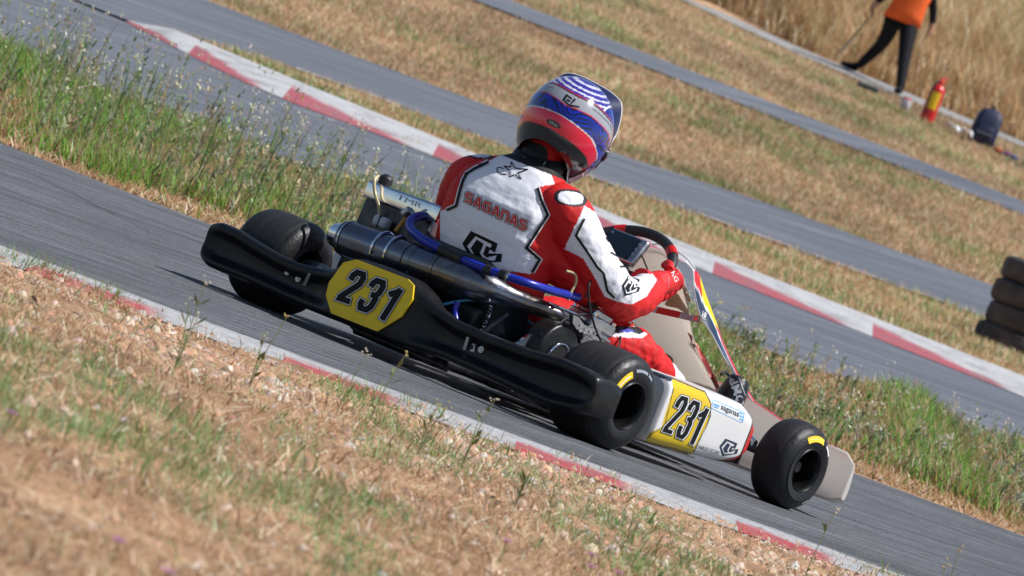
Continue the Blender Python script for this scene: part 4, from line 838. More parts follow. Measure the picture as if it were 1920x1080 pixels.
# small lines, springs and cables round the engine
for pts_, r_, mm, nm in (([(.02, -.34, .235), (.10, -.33, .30), (.20, -.33, .335), (.24, -.31, .35)], .003, 'rubber', 'throttle_cable'), ([(.30, -.34, .19), (.38, -.33, .25), (.42, -.30, .30), (.46, -.22, .33)], .003, 'rubber', 'throttle_cable'),
        ([(-.10, .16, .16), (-.02, .20, .22), (.04, .15, .19), (.02, .10, .12)], .003, 'darkmetal', 'brake_line'), ([(-.11, -.05, .20), (-.06, -.12, .25), (.02, -.20, .26), (.12, -.24, .24)], .004, 'lblue', 'fuel_line'), ([(.13, -.36, .10), (.20, -.37, .16), (.27, -.36, .14)], .004, 'cream', 'breather_hose')):
    MB().tube(pts_, r_, 8).build(nm, M[mm], K)
for a, b_ in (((-.08, -.20, .255), (-.04, -.17, .18)), ((.15, -.325, .315), (.21, -.325, .31)), ((-.10, .24, .24), (-.06, .22, .15))):
    A, B = Vector(a), Vector(b_); x_, y_, z_ = frame(B - A); MB().tube([A.lerp(B, i / 60) + (x_ * math.cos(i * .9) + y_ * math.sin(i * .9)) * .0055 for i in range(61)], .0011, 5, sm=1).build('spring', M['chrome'], K)
ch = MB()
for i in range(26):
    f = i / 25
    for s_, z0, z1 in ((1, .232, .222), (-1, .055, .165)): ch.box((.0 + .24 * f, -.335, z0 + (z1 - z0) * f), (.0070, .008, .008), bev=.001)
ch.build('chain', M['darkmetal'], K)
for y in (-.09, .12): MB().lathe([(0, .008), (.008, .008), (.010, .005), (.010, 0)], (-.175, y, .085), (-1, 0, 0), 6).build('bracket_bolt', M['chrome'], K)
# pedals
for y in (-.2, .2):
    p = MB(); p.tube([(1.16, y - .03, .05), (1.19, y - .03, .20), (1.20, y + .03, .20), (1.17, y + .03, .05)], .006, 8, sm=4); p.build('pedal', M['chrome'], K)
MB().tube([(.95, .27, .05), (.75, .27, .12), (.55, .27, .05)], .010).build('side_bar', M['chrome'], K)
MB().box((.68, 0, .10), (.22, .20, .13), bev=.03).build('fuel_tank', mat('tank_plastic', (.35, .33, .28), .4), K)
for y in (-.36, .0): pass
# ------------------------------------------------------------------ people
def remeshed(name, parts, voxel, smooth_it, m, parent):
    mb = MB()
    for V, F in parts: mb.add(V, F)
    o = mk(name + '_src', mb.V, mb.F, m)
    r = o.modifiers.new('r', 'REMESH'); r.mode = 'VOXEL'; r.voxel_size = voxel
    s_ = o.modifiers.new('s', 'SMOOTH'); s_.factor = .5; s_.iterations = smooth_it
    dg = bpy.context.evaluated_depsgraph_get(); dg.update(); me = bpy.data.meshes.new_from_object(o.evaluated_get(dg)); me.name = name
    bpy.data.objects.remove(o); me.materials.clear(); me.materials.append(m)
    me.polygons.foreach_set('use_smooth', [True] * len(me.polygons)); n = bpy.data.objects.new(name, me); COL.objects.link(n)
    if parent: n.parent = parent
    return n
def limb(pts, rs, n=20, sm=8): 
    V, F = tube(pts, list(rs), n, sm); return V, F
def ball(c, r, sq=(1, 1, 1)):
    bm = bmesh.new(); bmesh.ops.create_icosphere(bm, subdivisions=3, radius=1); V = [Vector((v.co.x * r * sq[0], v.co.y * r * sq[1], v.co.z * r * sq[2])) + Vector(c) for v in bm.verts]; bm.verts.index_update(); F = [[v.index for v in f.verts] for f in bm.faces]; bm.free(); return V, F
D = empty('person'); tag(D, 'kart driver in a white and red racing suit, gripping the steering wheel with red gloves', 'driver')
HC = Vector((.135, -.058, .792))                    # middle of the head
suit_m = mat('racing_suit_fabric', (1, 1, 1), .62, vcol=True, var=.05, vscale=14, bump=.35, bscale=22, spec=.35)
lat = Vector((.10, -1, 0)).normalized(); fo = Vector((1, .10, 0)).normalized()
tor = []
for c, a, b in (((.17, -.03, .09), .13, .10), ((.14, -.04, .15), .170, .125), ((.08, -.052, .25), .172, .118), ((.035, -.063, .36), .175, .118), ((.010, -.066, .45), .180, .122), ((.010, -.064, .53), .180, .118), ((.028, -.062, .592), .168, .100), ((.045, -.062, .640), .120, .080), ((.062, -.062, .672), .072, .062)):
    tor.append(ell(c, lat, fo, a, b, 32, 2.5))
parts = [loft(tor)]
parts.append(limb([(.055, -.062, .60), (.085, -.06, .69), HC + Vector((-.01, 0, -.02))], (.070, .064, .07)))
parts.append(ball(HC + Vector((.01, 0, -.01)), .10, (1.05, .85, 1.1)))
for sg, L in ((-1, [(.03, -.17, .580), (.055, -.235, .558), (.15, -.290, .478), (.285, -.335, .408), (.42, -.298, .418), (.56, -.235, .448), (.605, -.212, .462)]), (1, [(.03, .05, .575), (.055, .115, .548), (.15, .19, .47), (.28, .25, .40), (.42, .24, .415), (.56, .22, .448), (.605, .208, .46)])):
    parts.append(limb(L, (.072, .080, .070, .062, .058, .048, .041)))
parts.append(limb([(.03, -.19, .48), (.12, -.235, .425), (.23, -.285, .385)], (.055, .058, .045)))
for sg in (-1, 1):
    y = sg * 1.0; cy = -.03
    kn = (.53, -.262, .268) if sg < 0 else (.52, .23, .30)
    parts.append(limb([(.14, cy + sg * .08, .18), (.31, -.175 if sg < 0 else .15, .265), kn, (.70, kn[1] + .004, kn[2] - .03), (.84, kn[1] * .96, .205), (1.02, kn[1] * .90, .13)], (.092, .083, .070, .060, .046, .040)))
suit = remeshed('racing_suit', parts, .0034, 9, suit_m, D)
v, n = mverts(suit)
# folds in the cloth: long soft ridges, stronger at the elbow, waist, armpit and knee
def fold(P, f1):
    out = np.empty(len(P))
    for i, (a, b, c) in enumerate(P.tolist()): out[i] = noise.fractal(Vector((a * f1[0], b * f1[1], c * f1[2])), 1.0, 2.0, 3)
    return out
w_elb = np.exp(-(((v - [.27, -.32, .41]) ** 2).sum(1)) / .011); w_kn = np.exp(-(((v - [.55, -.26, .27]) ** 2).sum(1)) / .02); w_ax = np.exp(-(((v - [.04, -.24, .46]) ** 2).sum(1)) / .008); w_wr = np.exp(-(((v - [.52, -.25, .44]) ** 2).sum(1)) / .006); w_wa = np.exp(-((v[:, 2] - .34) ** 2) / .006)
nf = fold(v, (9, 9, 26)); nf2 = fold(v, (30, 8, 14))
disp = nf * (.0015 + .004 * w_ax + .003 * w_wa) + nf2 * (.0022 + .006 * w_elb + .007 * w_kn + .005 * w_wr)
head = ((v - np.array(HC)) ** 2).sum(1) < .13 ** 2; disp[head] *= .1
v2 = v + n * disp[:, None]; suit.data.vertices.foreach_set('co', v2.astype(np.float32).ravel()); suit.data.update()
v, n = mverts(suit); Q = px(v); toC = -(n @ FW)
WHT, RED, BLK = (.82, .82, .87), (.60, .008, .008), (.012, .012, .014)
C = np.tile(np.array(RED), (len(v), 1)).astype(float)
arm_r = (v[:, 1] < -.20) & (v[:, 2] > .32) & (v[:, 0] > .02); 
leg = (v[:, 2] < .36) & (v[:, 0] > .25)
torso = ~leg & (v[:, 0] < .20) & (v[:, 1] > -.27) & (v[:, 1] < .15)
vis = toC > -.15
backw = [(913, 304), (887, 316), (873, 325), (866, 337), (860, 358), (853, 385), (835, 393), (825, 395), (825, 452), (850, 478), (900, 500), (996, 514), (1014, 487), (990, 464), (1031, 404), (1017, 376), (1010, 350), (1040, 345), (1030, 318), (990, 296), (960, 286), (935, 292)]
tb = torso & vis & (v[:, 0] < .16)
C[tb & inpoly(Q, backw)] = WHT
for ln in ([(916, 303), (889, 316), (875, 325), (868, 338), (862, 358), (855, 386), (835, 396), (832, 440)], [(1007, 352), (1014, 376), (1026, 403), (987, 465), (1012, 487), (996, 512)]):
    pass
slv = [(1096, 386), (1120, 400), (1165, 460), (1215, 500), (1232, 525), (1212, 556), (1185, 571), (1158, 566), (1134, 556), (1111, 513), (1093, 484), (1058, 467)]
ar = vis & (v[:, 1] < -.19) & (v[:, 2] > .33) & (v[:, 0] > -.02)
C[ar & inpoly(Q, slv)] = WHT
for ln, w in (([(1137, 446), (1141, 452)], 4), ([(1146, 474), (1158, 480)], 4), ([(1164, 500), (1175, 499), (1184, 503)], 4.5)):
    C[ar & nearline(Q, ln, w)] = BLK
# the far arm and the front of the suit, out of the photograph's sight
C[(v[:, 1] > .20) & (v[:, 2] > .33) & (v[:, 0] > .12)] = WHT
C[torso & ~vis & (np.abs(v[:, 1] + .06) < .10)] = WHT
# shoulder pads
def pad(c, a, b, ang, w, cond):
    d = Q - c; ca, sa = math.cos(ang), math.sin(ang); u = (d[:, 0] * ca + d[:, 1] * sa) / a; k = (-d[:, 0] * sa + d[:, 1] * ca) / b; r = (np.abs(u) ** 2.6 + np.abs(k) ** 2.6)
    C[cond & (r < (1 + w) ** 2.6)] = BLK; C[cond & (r < 1)] = WHT
pad((1070, 371), 24, 12, .14, .30, vis & (v[:, 2] > .45)); pad((900, 289), 18, 6, .12, .5, vis & (v[:, 2] > .45) & (v[:, 1] > 0))
# knee pad and cuff on the leg
lg = leg & (v[:, 1] < -.12)
C[lg & vis & inpoly(Q, [(1108, 618), (1140, 610), (1190, 612), (1214, 626), (1204, 634), (1160, 632), (1120, 628)])] = WHT
C[lg & vis & inpoly(Q, [(1122, 612), (1150, 610), (1196, 613), (1208, 622), (1200, 627), (1178, 621), (1160, 626), (1145, 619), (1130, 621)])] = BLK
C[lg & vis & inpoly(Q, [(1160, 619), (1178, 616), (1192, 620), (1176, 624)])] = (.04, .06, .42)
C[(v[:, 0] > .745) & leg] = WHT; C[(v[:, 0] > .86) & (v[:, 0] < .90) & leg] = BLK
hd = ((v - np.array(HC)) ** 2).sum(1) < .125 ** 2
nk = (v[:, 2] > .655) & ~hd & (v[:, 0] < .2); C[nk] = BLK; C[hd] = (.42, .008, .008)
colr = (v[:, 2] > .69); C[colr & (v[:, 0] > .04) & ~hd] = (.42, .008, .008)
setcol(suit, C); sb = bvh_of(suit)
# artwork on the suit
LB = M['black']
block_word('suit_lettering', 'SAGANAS', (870, 377), (984, 433), (5, -18), 1.9, ((4.0, 'black', 0), (2.9, 'white', .0018), (1.9, 'redp', .0036)), suit, sb)
def piping(line, hw, m=LB, lift=.003):
    L = [np.array(p, float) for p in line]; P2 = [L[0]]
    for a, b in zip(L[:-1], L[1:]):
        k = max(1, int(np.hypot(*(b - a)) / 7)); P2 += [a + (b - a) * (i + 1) / k for i in range(k)]
    qs = ribbon(P2, hw, 0); mb = MB()
    for q in qs: mb.add(project(q, sb, lift), [(0, 1, 2, 3)])
    mb.build('piping', m, suit, fix=False, smooth=False)
for ln in ([(916, 303), (889, 316), (875, 325), (868, 338), (862, 358), (855, 386), (837, 394)], [(1008, 352), (1015, 376), (1027, 403), (987, 465), (1012, 487), (998, 511)]):
    piping(ln, 4.6, M['white'], .0020); piping(ln, 2.6, lift=.0045)
piping([(1096, 410), (1080, 442), (1103, 475), (1120, 501), (1132, 513), (1139, 546), (1152, 559)], 2.2)
sc_ = np.array([963, 320.]); U_, V_ = np.array([1, .22]), np.array([.25, 1.0])
pts = []
for k in range(10):
    a = -math.pi / 2 + k * math.pi / 5; r = (17 if k % 2 == 0 else 7.2); r *= (1.75 if k == 2 else 1); pts.append(sc_ + U_ * r * math.cos(a) * 1.05 + V_ * r * math.sin(a))
pts = [tuple(p) for p in pts]
for i in range(10):
    a, b = np.array(pts[i]), np.array(pts[(i + 1) % 10]); d = (b - a) / np.hypot(*(b - a)); nn = np.array([-d[1], d[0]]) * .95; decal('star_emblem', [[tuple(a + nn), tuple(b + nn), tuple(b - nn), tuple(a - nn)]], LB, suit, sb, .0022)
ringp = [(944, 317), (938, 313), (932, 315), (932, 321), (940, 326), (950, 327)]
for a, b in zip(ringp[:-1], ringp[1:]):
    a, b = np.array(a, float), np.array(b, float); d = (b - a) / np.hypot(*(b - a)); nn = np.array([-d[1], d[0]]) * .9; decal('star_emblem', [[tuple(a + nn), tuple(b + nn), tuple(b - nn), tuple(a - nn)]], LB, suit, sb, .0021)
decal('back_logo', logo_polys((860, 424), (76, 30), (10, 62)), LB, suit, sb, .002)
decal('sleeve_logo', logo_polys((1168, 514), (34, 8), (-4, 40)), LB, suit, sb, .002)
# collar with its printed label
cl = MB(); cl.add(*loft([ell((.058, -.060, .638), lat, (1, .1, .28), .078, .072, 32), ell((.070, -.060, .665), lat, (1, .1, .28), .073, .068, 32), ell((.084, -.058, .700), lat, (1, .1, .28), .070, .066, 32)], caps=False)); co = cl.build('collar', M['rubber'], D); q = co.modifiers.new('t', 'SOLIDIFY'); q.thickness = .008
cb_ = bvh_of(co)
fr_ = [(986, 270), (1029, 292), (1018, 311), (968, 288)]
for a, b in zip(fr_, fr_[1:] + fr_[:1]):
    a, b = np.array(a, float), np.array(b, float); d = (b - a) / np.hypot(*(b - a)); nn = np.array([-d[1], d[0]]) * .7; decal('collar_label', [[tuple(a + nn), tuple(b + nn), tuple(b - nn), tuple(a - nn)]], M['silverp'], co, cb_, .012)
pass
mk('shoulder_seam', *tube([(.02, -.20, .60)] * 2 and [(.02, -.03, .02), (.021, -.03, .02)], .001, 6, sm=1), M['rubber'], suit) if False else None

# hands in red gloves
def glove(sg):
    O = Vector((0, sg, 0)); Wc = SW + O * .162; Tn = ST; A_ = SA
    L = lambda o, a, t: Wc + O * o + A_ * a + Tn * t
    wr = Vector((.600, sg * .2125, .461)); ps = []
    ps.append(limb([wr - Vector((.05, sg * .01, .004)), wr, (wr + L(.032, -.022, -.006)) / 2, L(.034, -.010, .0)], (.046, .041, .037, .030), sm=5))
    ps.append(loft([ell(wr + Vector((.01, 0, .0)), Tn, O, .034, .024, 20), ell(L(.036, -.034, -.004), Tn, O, .043, .022, 20, 2.6), ell(L(.040, -.008, .002), Tn, O, .047, .020, 20, 2.6), ell(L(.040, .012, .004), Tn, O, .045, .014, 20, 2.6)]))
    for i, (tt, ln, r) in enumerate(((.036, 1.0, .0118), (.0125, 1.06, .0122), (-.0115, 1.0, .0118), (-.034, .86, .0104))):
        ps.append(limb([L(.040, -.008, tt), L(.040, .018, tt), L(.022, .038 * ln, tt * .98), L(-.004, .036 * ln, tt * .96), L(-.024, .018, tt * .95), L(-.026, .000, tt * .95)], (r + .003, r + .002, r, r * .97, r * .92, r * .78), 12, 5))
    ps.append(limb([L(.022, -.035, .022), L(.008, -.034, .040), L(-.010, -.026, .050), L(-.026, -.012, .050)], (.0145, .0135, .0125, .0105), 12, 5))
    g = remeshed('glove', ps, .0026, 4, M['glove'], D); return g
gr = glove(-1); gl_ = glove(1)
gb = bvh_of(gr); text_px('glove_lettering', 'KG', (1258, 511), (1266, 529), (7.5, -3.5), M['white'], gr, gb, .01, lift=.0012)
sm_ = [(1222, 502), (1235, 500), (1246, 508), (1254, 520), (1254, 545)]
for a, b in zip(sm_[:-1], sm_[1:]):
    a, b = np.array(a, float), np.array(b, float); d = (b - a) / np.hypot(*(b - a)); nn = np.array([-d[1], d[0]]) * .4; decal('glove_seam', [[tuple(a + nn), tuple(b + nn), tuple(b - nn), tuple(a - nn)]], M['silverp'], gr, gb, .0008)
# boots
def boot(pts, rs, nm='boot'):
    return remeshed(nm, [limb(pts, rs, 20, 6), loft([ell(pts[3], (0, 1, 0), (Vector(pts[4]) - Vector(pts[2])).cross(Y), rs[3] * 1.0, rs[3] * .8, 16), ell(pts[-1], (0, 1, 0), (Vector(pts[4]) - Vector(pts[2])).cross(Y), rs[-1] * 1.1, rs[-1] * .7, 16)])], .004, 5, M['boot'], D)
br = boot([(.93, -.252, .168), (1.03, -.243, .135), (1.125, -.232, .135), (1.165, -.228, .19), (1.185, -.222, .255), (1.195, -.218, .300)], (.043, .044, .046, .044, .043, .030))
bl = boot([(1.00, .20, .14), (1.10, .15, .15), (1.18, .12, .17), (1.225, .105, .23), (1.245, .10, .28), (1.25, .10, .31)], (.043, .044, .044, .042, .040, .030))
bb = bvh_of(br)
text_px('boot_lettering', 'OMP', (1398, 757), (1381, 706), (-15, 6), M['silverp'], br, bb, .01, lift=.0015)
for ln in ([(1368, 706), (1384, 752)], [(1384, 704), (1398, 742)]):
    a, b = np.array(ln[0], float), np.array(ln[1], float); d = (b - a) / np.hypot(*(b - a)); nn = np.array([-d[1], d[0]]) * .8; decal('boot_stripe', [[tuple(a + nn), tuple(b + nn), tuple(b - nn), tuple(a - nn)]], M['silverp'], br, bb, .0015)
MB().tube([on(1352, 702, 'y', -.22), on(1360, 698, 'y', -.22), on(1366, 703, 'y', -.22)], .005, 8).build('boot_lace', M['rubber'], br)

# helmet in its own frame: x forward, y left, z up
pitch, yaw, roll_ = math.radians(17), math.radians(26), math.radians(7)
HR = Matrix.Rotation(yaw, 3, 'Z') @ Matrix.Rotation(pitch, 3, 'Y') @ Matrix.Rotation(roll_, 3, 'X'); HT = Vector((.140, -.058, .790))
def hp(p): return HR @ Vector(p) + HT
def shell_pt(th, ph, k=1.0):
    c, s = math.cos(th), math.sin(th); fr = max(0, c)
    a = (.158 + .012 * fr) if c > 0 else .160; bb_ = .127; zc = .142 if ph > 0 else .150
    r = math.cos(ph) ** .86 if ph > -1.2 else 0
    low = max(0, -ph) ; chin = fr ** 2 * low * .030
    k *= 1.035
    return Vector((a * r * c * k + chin + .004, bb_ * r * s * k * (1 - .04 * low), zc * math.sin(ph) * k))
def php(th): return -.90 + .27 * max(0, -math.cos(th)) ** 1.5
NT, NP = 240, 140; V = []; F = []; ph0 = -.90
for i in range(NP + 1):
    for k in range(NT):
        th = 2 * math.pi * k / NT; p0_ = php(th); V.append(shell_pt(th, min(p0_ + (math.pi / 2 - p0_) * i / NP, 1.5705)))
for i in range(NP):
    for k in range(NT): F.append((i * NT + k, i * NT + (k + 1) % NT, (i + 1) * NT + (k + 1) % NT, (i + 1) * NT + k))
# inner lip
b0 = len(V)
for j, (kk, dz) in enumerate(((.965, -.006), (.90, -.004), (.84, .012), (.78, .05))):
    for k in range(NT): p = shell_pt(2 * math.pi * k / NT, php(2 * math.pi * k / NT)); V.append(Vector((p.x * kk, p.y * kk, p.z + dz)))
for k in range(NT): F.append((k, (k + 1) % NT, b0 + (k + 1) % NT, b0 + k))
for j in range(3):
    for k in range(NT): F.append((b0 + j * NT + k, b0 + j * NT + (k + 1) % NT, b0 + (j + 1) * NT + (k + 1) % NT, b0 + (j + 1) * NT + k))
VL = np.array([tuple(p) for p in V]); helm = mk('helmet', [hp(p) for p in V], F, mat('helmet_paint', (1, 1, 1), .16, vcol=True, var=.03, coat=.8, spec=.5), D, angle=60)
x, y, z = VL[:, 0], VL[:, 1], VL[:, 2]; az = np.arctan2(np.abs(y), -x)        # 0 at the back, pi at the front
# swirling two-tone blue
def swirl(P, sc, sd):
    o = np.empty(len(P))
    for i, (a, b, c) in enumerate(P.tolist()):
        w = noise.fractal(Vector((a * sc, b * sc, c * sc + sd)), .9, 2, 2); o[i] = math.sin(w * 27 + c * 26)
    return o
sw_ = swirl(VL, 9, 2.0); C = np.where((sw_ > .12)[:, None], np.array([.006, .022, .42]), np.array([.004, .007, .06]))
up_b = np.interp(az, [0, 1.2, 2.2, 3.14], [0, 0.0, -.01, -.02])
H = {}
rlo = -.066; rhi = np.interp(az, [0, .8, 1.35, 1.6, 2.2], [-.019, -.020, -.036, -.05, -.06])
C[(z < rhi) & (az < 1.45)] = (.80, .005, .05); C[(z < rhi + .003) & (z > rhi - .0005) & (az < 1.47)] = (.7, .7, .7)
blk = z < np.interp(az, [0, 1.0, 1.45, 1.62, 1.7], [rlo + .002, rlo + .003, rlo - .004, rlo - .02, -.2]); C[blk] = (.010, .010, .011)
g0 = np.interp(az, [0, .12, .5, 1.2, 1.9], [.015, .019, .030, .034, .022]); g1 = g0 + np.interp(az, [0, .12, 1.9], [.040, .036, .027])
gm_ = (z > g0) & (z < g1) & (az < 1.85); C[gm_] = (.34, .35, .38)
C[(np.abs(z - g0) < .0016) & (az < 1.9)] = (.65, .02, .05); C[(z > g1) & (z < g1 + .0045) & (az < 1.9)] = (.012, .012, .014); C[(np.abs(z - g1 - .006) < .0014) & (az < 1.9)] = (.55, .03, .06)
gl2 = (z > g0 + .020) & (z < g0 + .0235) & (az > .45) & (az < 1.6); C[gl2] = (.10, .10, .10)
ptx = (az > 1.85) & (az < 1.9) & (z < g1) & (z > -.09); C[ptx] = (.75, .35, .42)
top = (z > g1 + .008) & (x < .045) & (np.abs(y) < .085)
st2 = np.sin((z * 1.0 - x * .45) * 520 + swirl(VL, 14, 7) * .35); C[top] = np.where((st2 > .38)[top][:, None], np.array([.66, .64, .76]), np.array([.04, .03, .30]))
bor = (z > g1 + .008) & (((x > .045) & (x < .049) & (np.abs(y) < .089)) | ((np.abs(np.abs(y) - .087) < .0022) & (x < .049))); C[bor] = (.8, .8, .82)
cr_ = top & (x > -.02) & (x < .045) & (y > .02); st3 = (np.abs(y - .052) < .008) | (np.abs(x - .012) < .007); C[cr_] = (.07, .06, .42); C[cr_ & st3] = (.8, .8, .82)
side = (az > 1.62) & (z < -.075) & (z > -.13) & ~blk; C[side & (az < 2.1)] = (.60, .56, .60)
C[b0:] = (.008, .008, .009); setcol(helm, C); hb = bvh_of(helm)
decal('helmet_logo', [[(1055, 187), (1062, 176), (1065, 178), (1059, 188)], [(1062, 176), (1073, 184), (1072, 187), (1062, 179)], [(1055, 187), (1059, 188), (1068, 196), (1067, 199)], [(1068, 196), (1067, 199), (1080, 187), (1077, 184)], [(1067, 199), (1070, 196), (1086, 199), (1087, 202)], [(1062, 189), (1064, 185), (1070, 189), (1069, 191)]], M['black'], helm, hb, .001)
ov = [(1038 + 15 * math.cos(a) * .88 - 6 * math.sin(a) * .45, 232 + 15 * math.cos(a) * .47 + 5 * math.sin(a)) for a in np.linspace(0, 2 * math.pi, 24, endpoint=False)]
decal('helmet_badge', [ov], M['darkmetal'], helm, hb, .001); text_px('helmet_badge', 'ARAI', (1029, 230), (1044, 239), (2, -5), M['silverp'], helm, hb, .0, lift=.002)
# visor and its top lip, brow spoiler and pivot
V = []; F = []; nt_, np_ = 40, 10
for i in range(np_ + 1):
    ph = -.28 + .72 * i / np_
    for k in range(nt_ + 1): th = -1.30 + 2.60 * k / nt_; V.append(hp(shell_pt(th, ph, 1.022)))
for i in range(np_):
    for k in range(nt_): a = i * (nt_ + 1) + k; F.append((a, a + 1, a + nt_ + 2, a + nt_ + 1))
vs = mk('visor', V, F, mat('smoked_visor', (.02, .02, .025), .06, coat=1.0), helm); q = vs.modifiers.new('t', 'SOLIDIFY'); q.thickness = .003
brow = [(.137, .030), (.136, .055), (.130, .090), (.115, .130), (.094, .160), (.050, .172), (0, .174)]; brow = [(a * .925, b * .98) for a, b in brow]; brow = brow + [(-a, b) for a, b in reversed(brow[:-1])]
bw = spline([(.04, a, b) for a, b in brow], 5); secs = []; secw = []
def onshell(x0, y0, z0, k=1.035):
    k2 = math.sqrt(max(0, 1 - (x0 / (.170 * k)) ** 2)) / math.sqrt((y0 / (.128 * k)) ** 2 + (z0 / (.142 * k)) ** 2); return Vector((x0, y0 * k2, z0 * k2))
for i_, p in enumerate(bw):
    f = min(1, min(i_, len(bw) - 1 - i_) / 6); r0 = onshell(.045 - .05 * f, p.y, p.z); r1 = onshell(.05 + .055 * f, p.y, p.z, 1.07); e_ = r0.lerp(Vector((.038, p.y, p.z)), .25 + .75 * f)
    secs.append([hp(r0 * .99), hp(e_), hp(e_ + Vector((.006, 0, 0))), hp(r1)]); secw.append(hp(e_ + Vector((.003, 0, .0005))))
V, F = loft(secs); mk('brow_spoiler', V, F, mat('dark_carbon', (.005, .009, .06), .35), helm, angle=30)
MB().tube(secw, .0022, 8, sm=1).build('spoiler_edge', M['white'], helm)
for sg in (-1, 1):
    p = shell_pt(sg * 1.32, .0, 1.02); o_ = Vector((0, sg, 0)); MB().lathe([(0, .020), (.006, .019), (.009, .012), (.009, 0)], hp(p - o_ * .004), HR @ (o_ + Vector((.25, 0, 0))), 24).build('visor_pivot', M['darkmetal'], helm)
    MB().lathe([(0, .006), (.004, .006), (.004, 0)], hp(p + o_ * .004), HR @ (o_ + Vector((.25, 0, 0))), 12).build('pivot_screw', M['chrome'], helm)
    p = shell_pt(sg * 1.45, -.62, 1.0); MB().lathe([(0, .0045), (.003, .004), (.003, 0)], hp(p), HR @ o_, 10).build('strap_rivet', M['chrome'], helm)

# marshal on the far path
def far(x, y, s_):                            # a spot on the field, s_ metres out
    d = ray(x, y); a = d[:2] @ F0; q = CAM_P + d * (s_ / a); return Vector(q)
Rv = Vector((R0[0], R0[1], 0)); Fv = Vector((F0[0], F0[1], 0))
mb_ = w3(90.6, 3.02); Pm = empty('person', mb_); tag(Pm, 'track marshal in an orange vest and black trousers standing on the far path', 'marshal')
def ml(r, f, z): return mb_ + Rv * (r - .03) + Fv * f + Z * z * .83
vest_m = mat('orange_vest_fabric', (.85, .12, .01), .7, bump=.3, bscale=9); trou = mat('black_trouser_fabric', (.012, .012, .016), .7, bump=.3, bscale=12); skin = mat('tanned_skin', (.45, .25, .17), .5)
mp = []
fl_, fr2 = w3(91.15, 2.74), w3(89.8, 3.22)
hipc = ml(-.0, 0, .92) 
mp.append(limb([hipc + Rv * -.09, (hipc + fl_ + Z * .06) / 2 + Rv * .02 + Z * .03, fl_ + Z * .09], (.115, .075, .046), sm=6)); mp.append(limb([hipc + Rv * .09, (hipc + fr2) / 2 + Rv * .05 + Z * .02, fr2 + Z * .09], (.115, .075, .046), sm=6))
for ft, dr_ in ((fl_, Rv * -.2 + Fv * .05), (fr2, Fv * -.18 + Rv * -.03)): mp.append(limb([ft + Z * .07, ft + dr_ * .5 + Z * .05, ft + dr_ + Z * .04], (.045, .045, .03), sm=4))
tc_ = [(ml(0, 0, .86), .16, .11), (ml(.01, 0, 1.0), .165, .115), (ml(.02, 0, 1.2), .17, .12), (ml(.03, 0, 1.38), .19, .12), (ml(.03, 0, 1.46), .15, .10), (ml(.03, 0, 1.50), .07, .06)]
mp.append(loft([ell(c, Rv, Fv, a, b, 24, 2.4) for c, a, b in tc_])); mp.append(limb([ml(.03, 0, 1.48), ml(.03, -.01, 1.56)], (.055, .055), sm=1)); mp.append(ball(ml(.03, -.015, 1.66), .105, (.82, .92, 1.12)))
mp.append(ball(ml(.03, -.12, 1.645), .018)); 
for sg in (-1, 1): mp.append(ball(ml(.03 + sg * .088, 0, 1.65), .02, (.6, 1, 1.4)))
hl, hr = ml(-.36, -.05, .92), ml(.34, -.02, .93)
mp.append(limb([ml(-.14, 0, 1.42), ml(-.27, .02, 1.18), hl + Z * .05], (.055, .046, .034), sm=6)); mp.append(limb([ml(.20, 0, 1.42), ml(.30, .02, 1.16), hr + Z * .05], (.055, .046, .034), sm=6))
for hh, sg in ((hl, -1), (hr, 1)):
    mp.append(limb([hh + Z * .06, hh, hh - Z * .03], (.030, .034, .030), sm=3))
    for i in range(4): mp.append(limb([hh + Fv * (.024 - .016 * i) - Z * .02, hh + Fv * (.024 - .016 * i) - Z * (.075 + .006 * (i in (1, 2))) - Rv * sg * .01, hh + Fv * (.024 - .016 * i) - Z * (.085) - Rv * sg * .03], (.010, .009, .008), 8, 3))
    mp.append(limb([hh - Fv * .03, hh - Fv * .05 - Z * .03, hh - Fv * .05 - Z * .06 - Rv * sg * .01], (.011, .010, .008), 8, 3))
body = remeshed('body', mp, .010, 4, mat('marshal_clothes', (1, 1, 1), .75, vcol=True, spec=.15), Pm)
for o_ in (body,): pass
v, n = mverts(body); zz = v[:, 2] - mb_.z; C = np.tile(np.array([.006, .006, .009]), (len(v), 1)); C[zz > 1.24] = (.45, .25, .17); lrat = np.abs((v - np.array(mb_))[:, :2] @ R0 - .02)
C[(zz < .86) & (lrat > .27) & (zz > .5)] = (.45, .25, .17); setcol(body, C)
inv = lambda o: None
vs = [ell(c, Rv, Fv, a, b, 28, 2.4) for c, a, b in ((ml(.0, 0, .90), .225, .165), (ml(.01, 0, 1.05), .205, .152), (ml(.02, 0, 1.22), .19, .14), (ml(.03, 0, 1.36), .20, .14), (ml(.03, 0, 1.46), .16, .12), (ml(.03, 0, 1.50), .085, .085))]
V, F = loft(vs, caps=False); vo = mk('orange_vest', V, F, vest_m, Pm); q = vo.modifiers.new('t', 'SOLIDIFY'); q.thickness = .01
for f_ in (1.16,): pass
cap_ = MB().add(*ball(ml(.03, -.01, 1.70), .112, (.86, .96, .95))); cap_.add(*prism([ml(-.05, -.10, 1.70), ml(.11, -.10, 1.70), ml(.09, -.19, 1.685), ml(-.03, -.19, 1.685)], (0, 0, 1), .012)); cap_.build('cap', trou, Pm)
for o_ in list(Pm.children): o_.location = -mb_
fp = MB().tube([hl - Z * .03 + Rv * .03, far(1576, 97, 91.0)], .012, 8, sm=1).build('signal_flag', mat('pole_wood', (.25, .2, .1), .6)); tag(fp, 'thin flag stick held low in the marshal\'s hand beside the leg', 'flag stick')
fe = far(1576, 97, 91.0); sd3 = (hl - fe).normalized(); nn3 = Z.cross(sd3).normalized().cross(sd3)
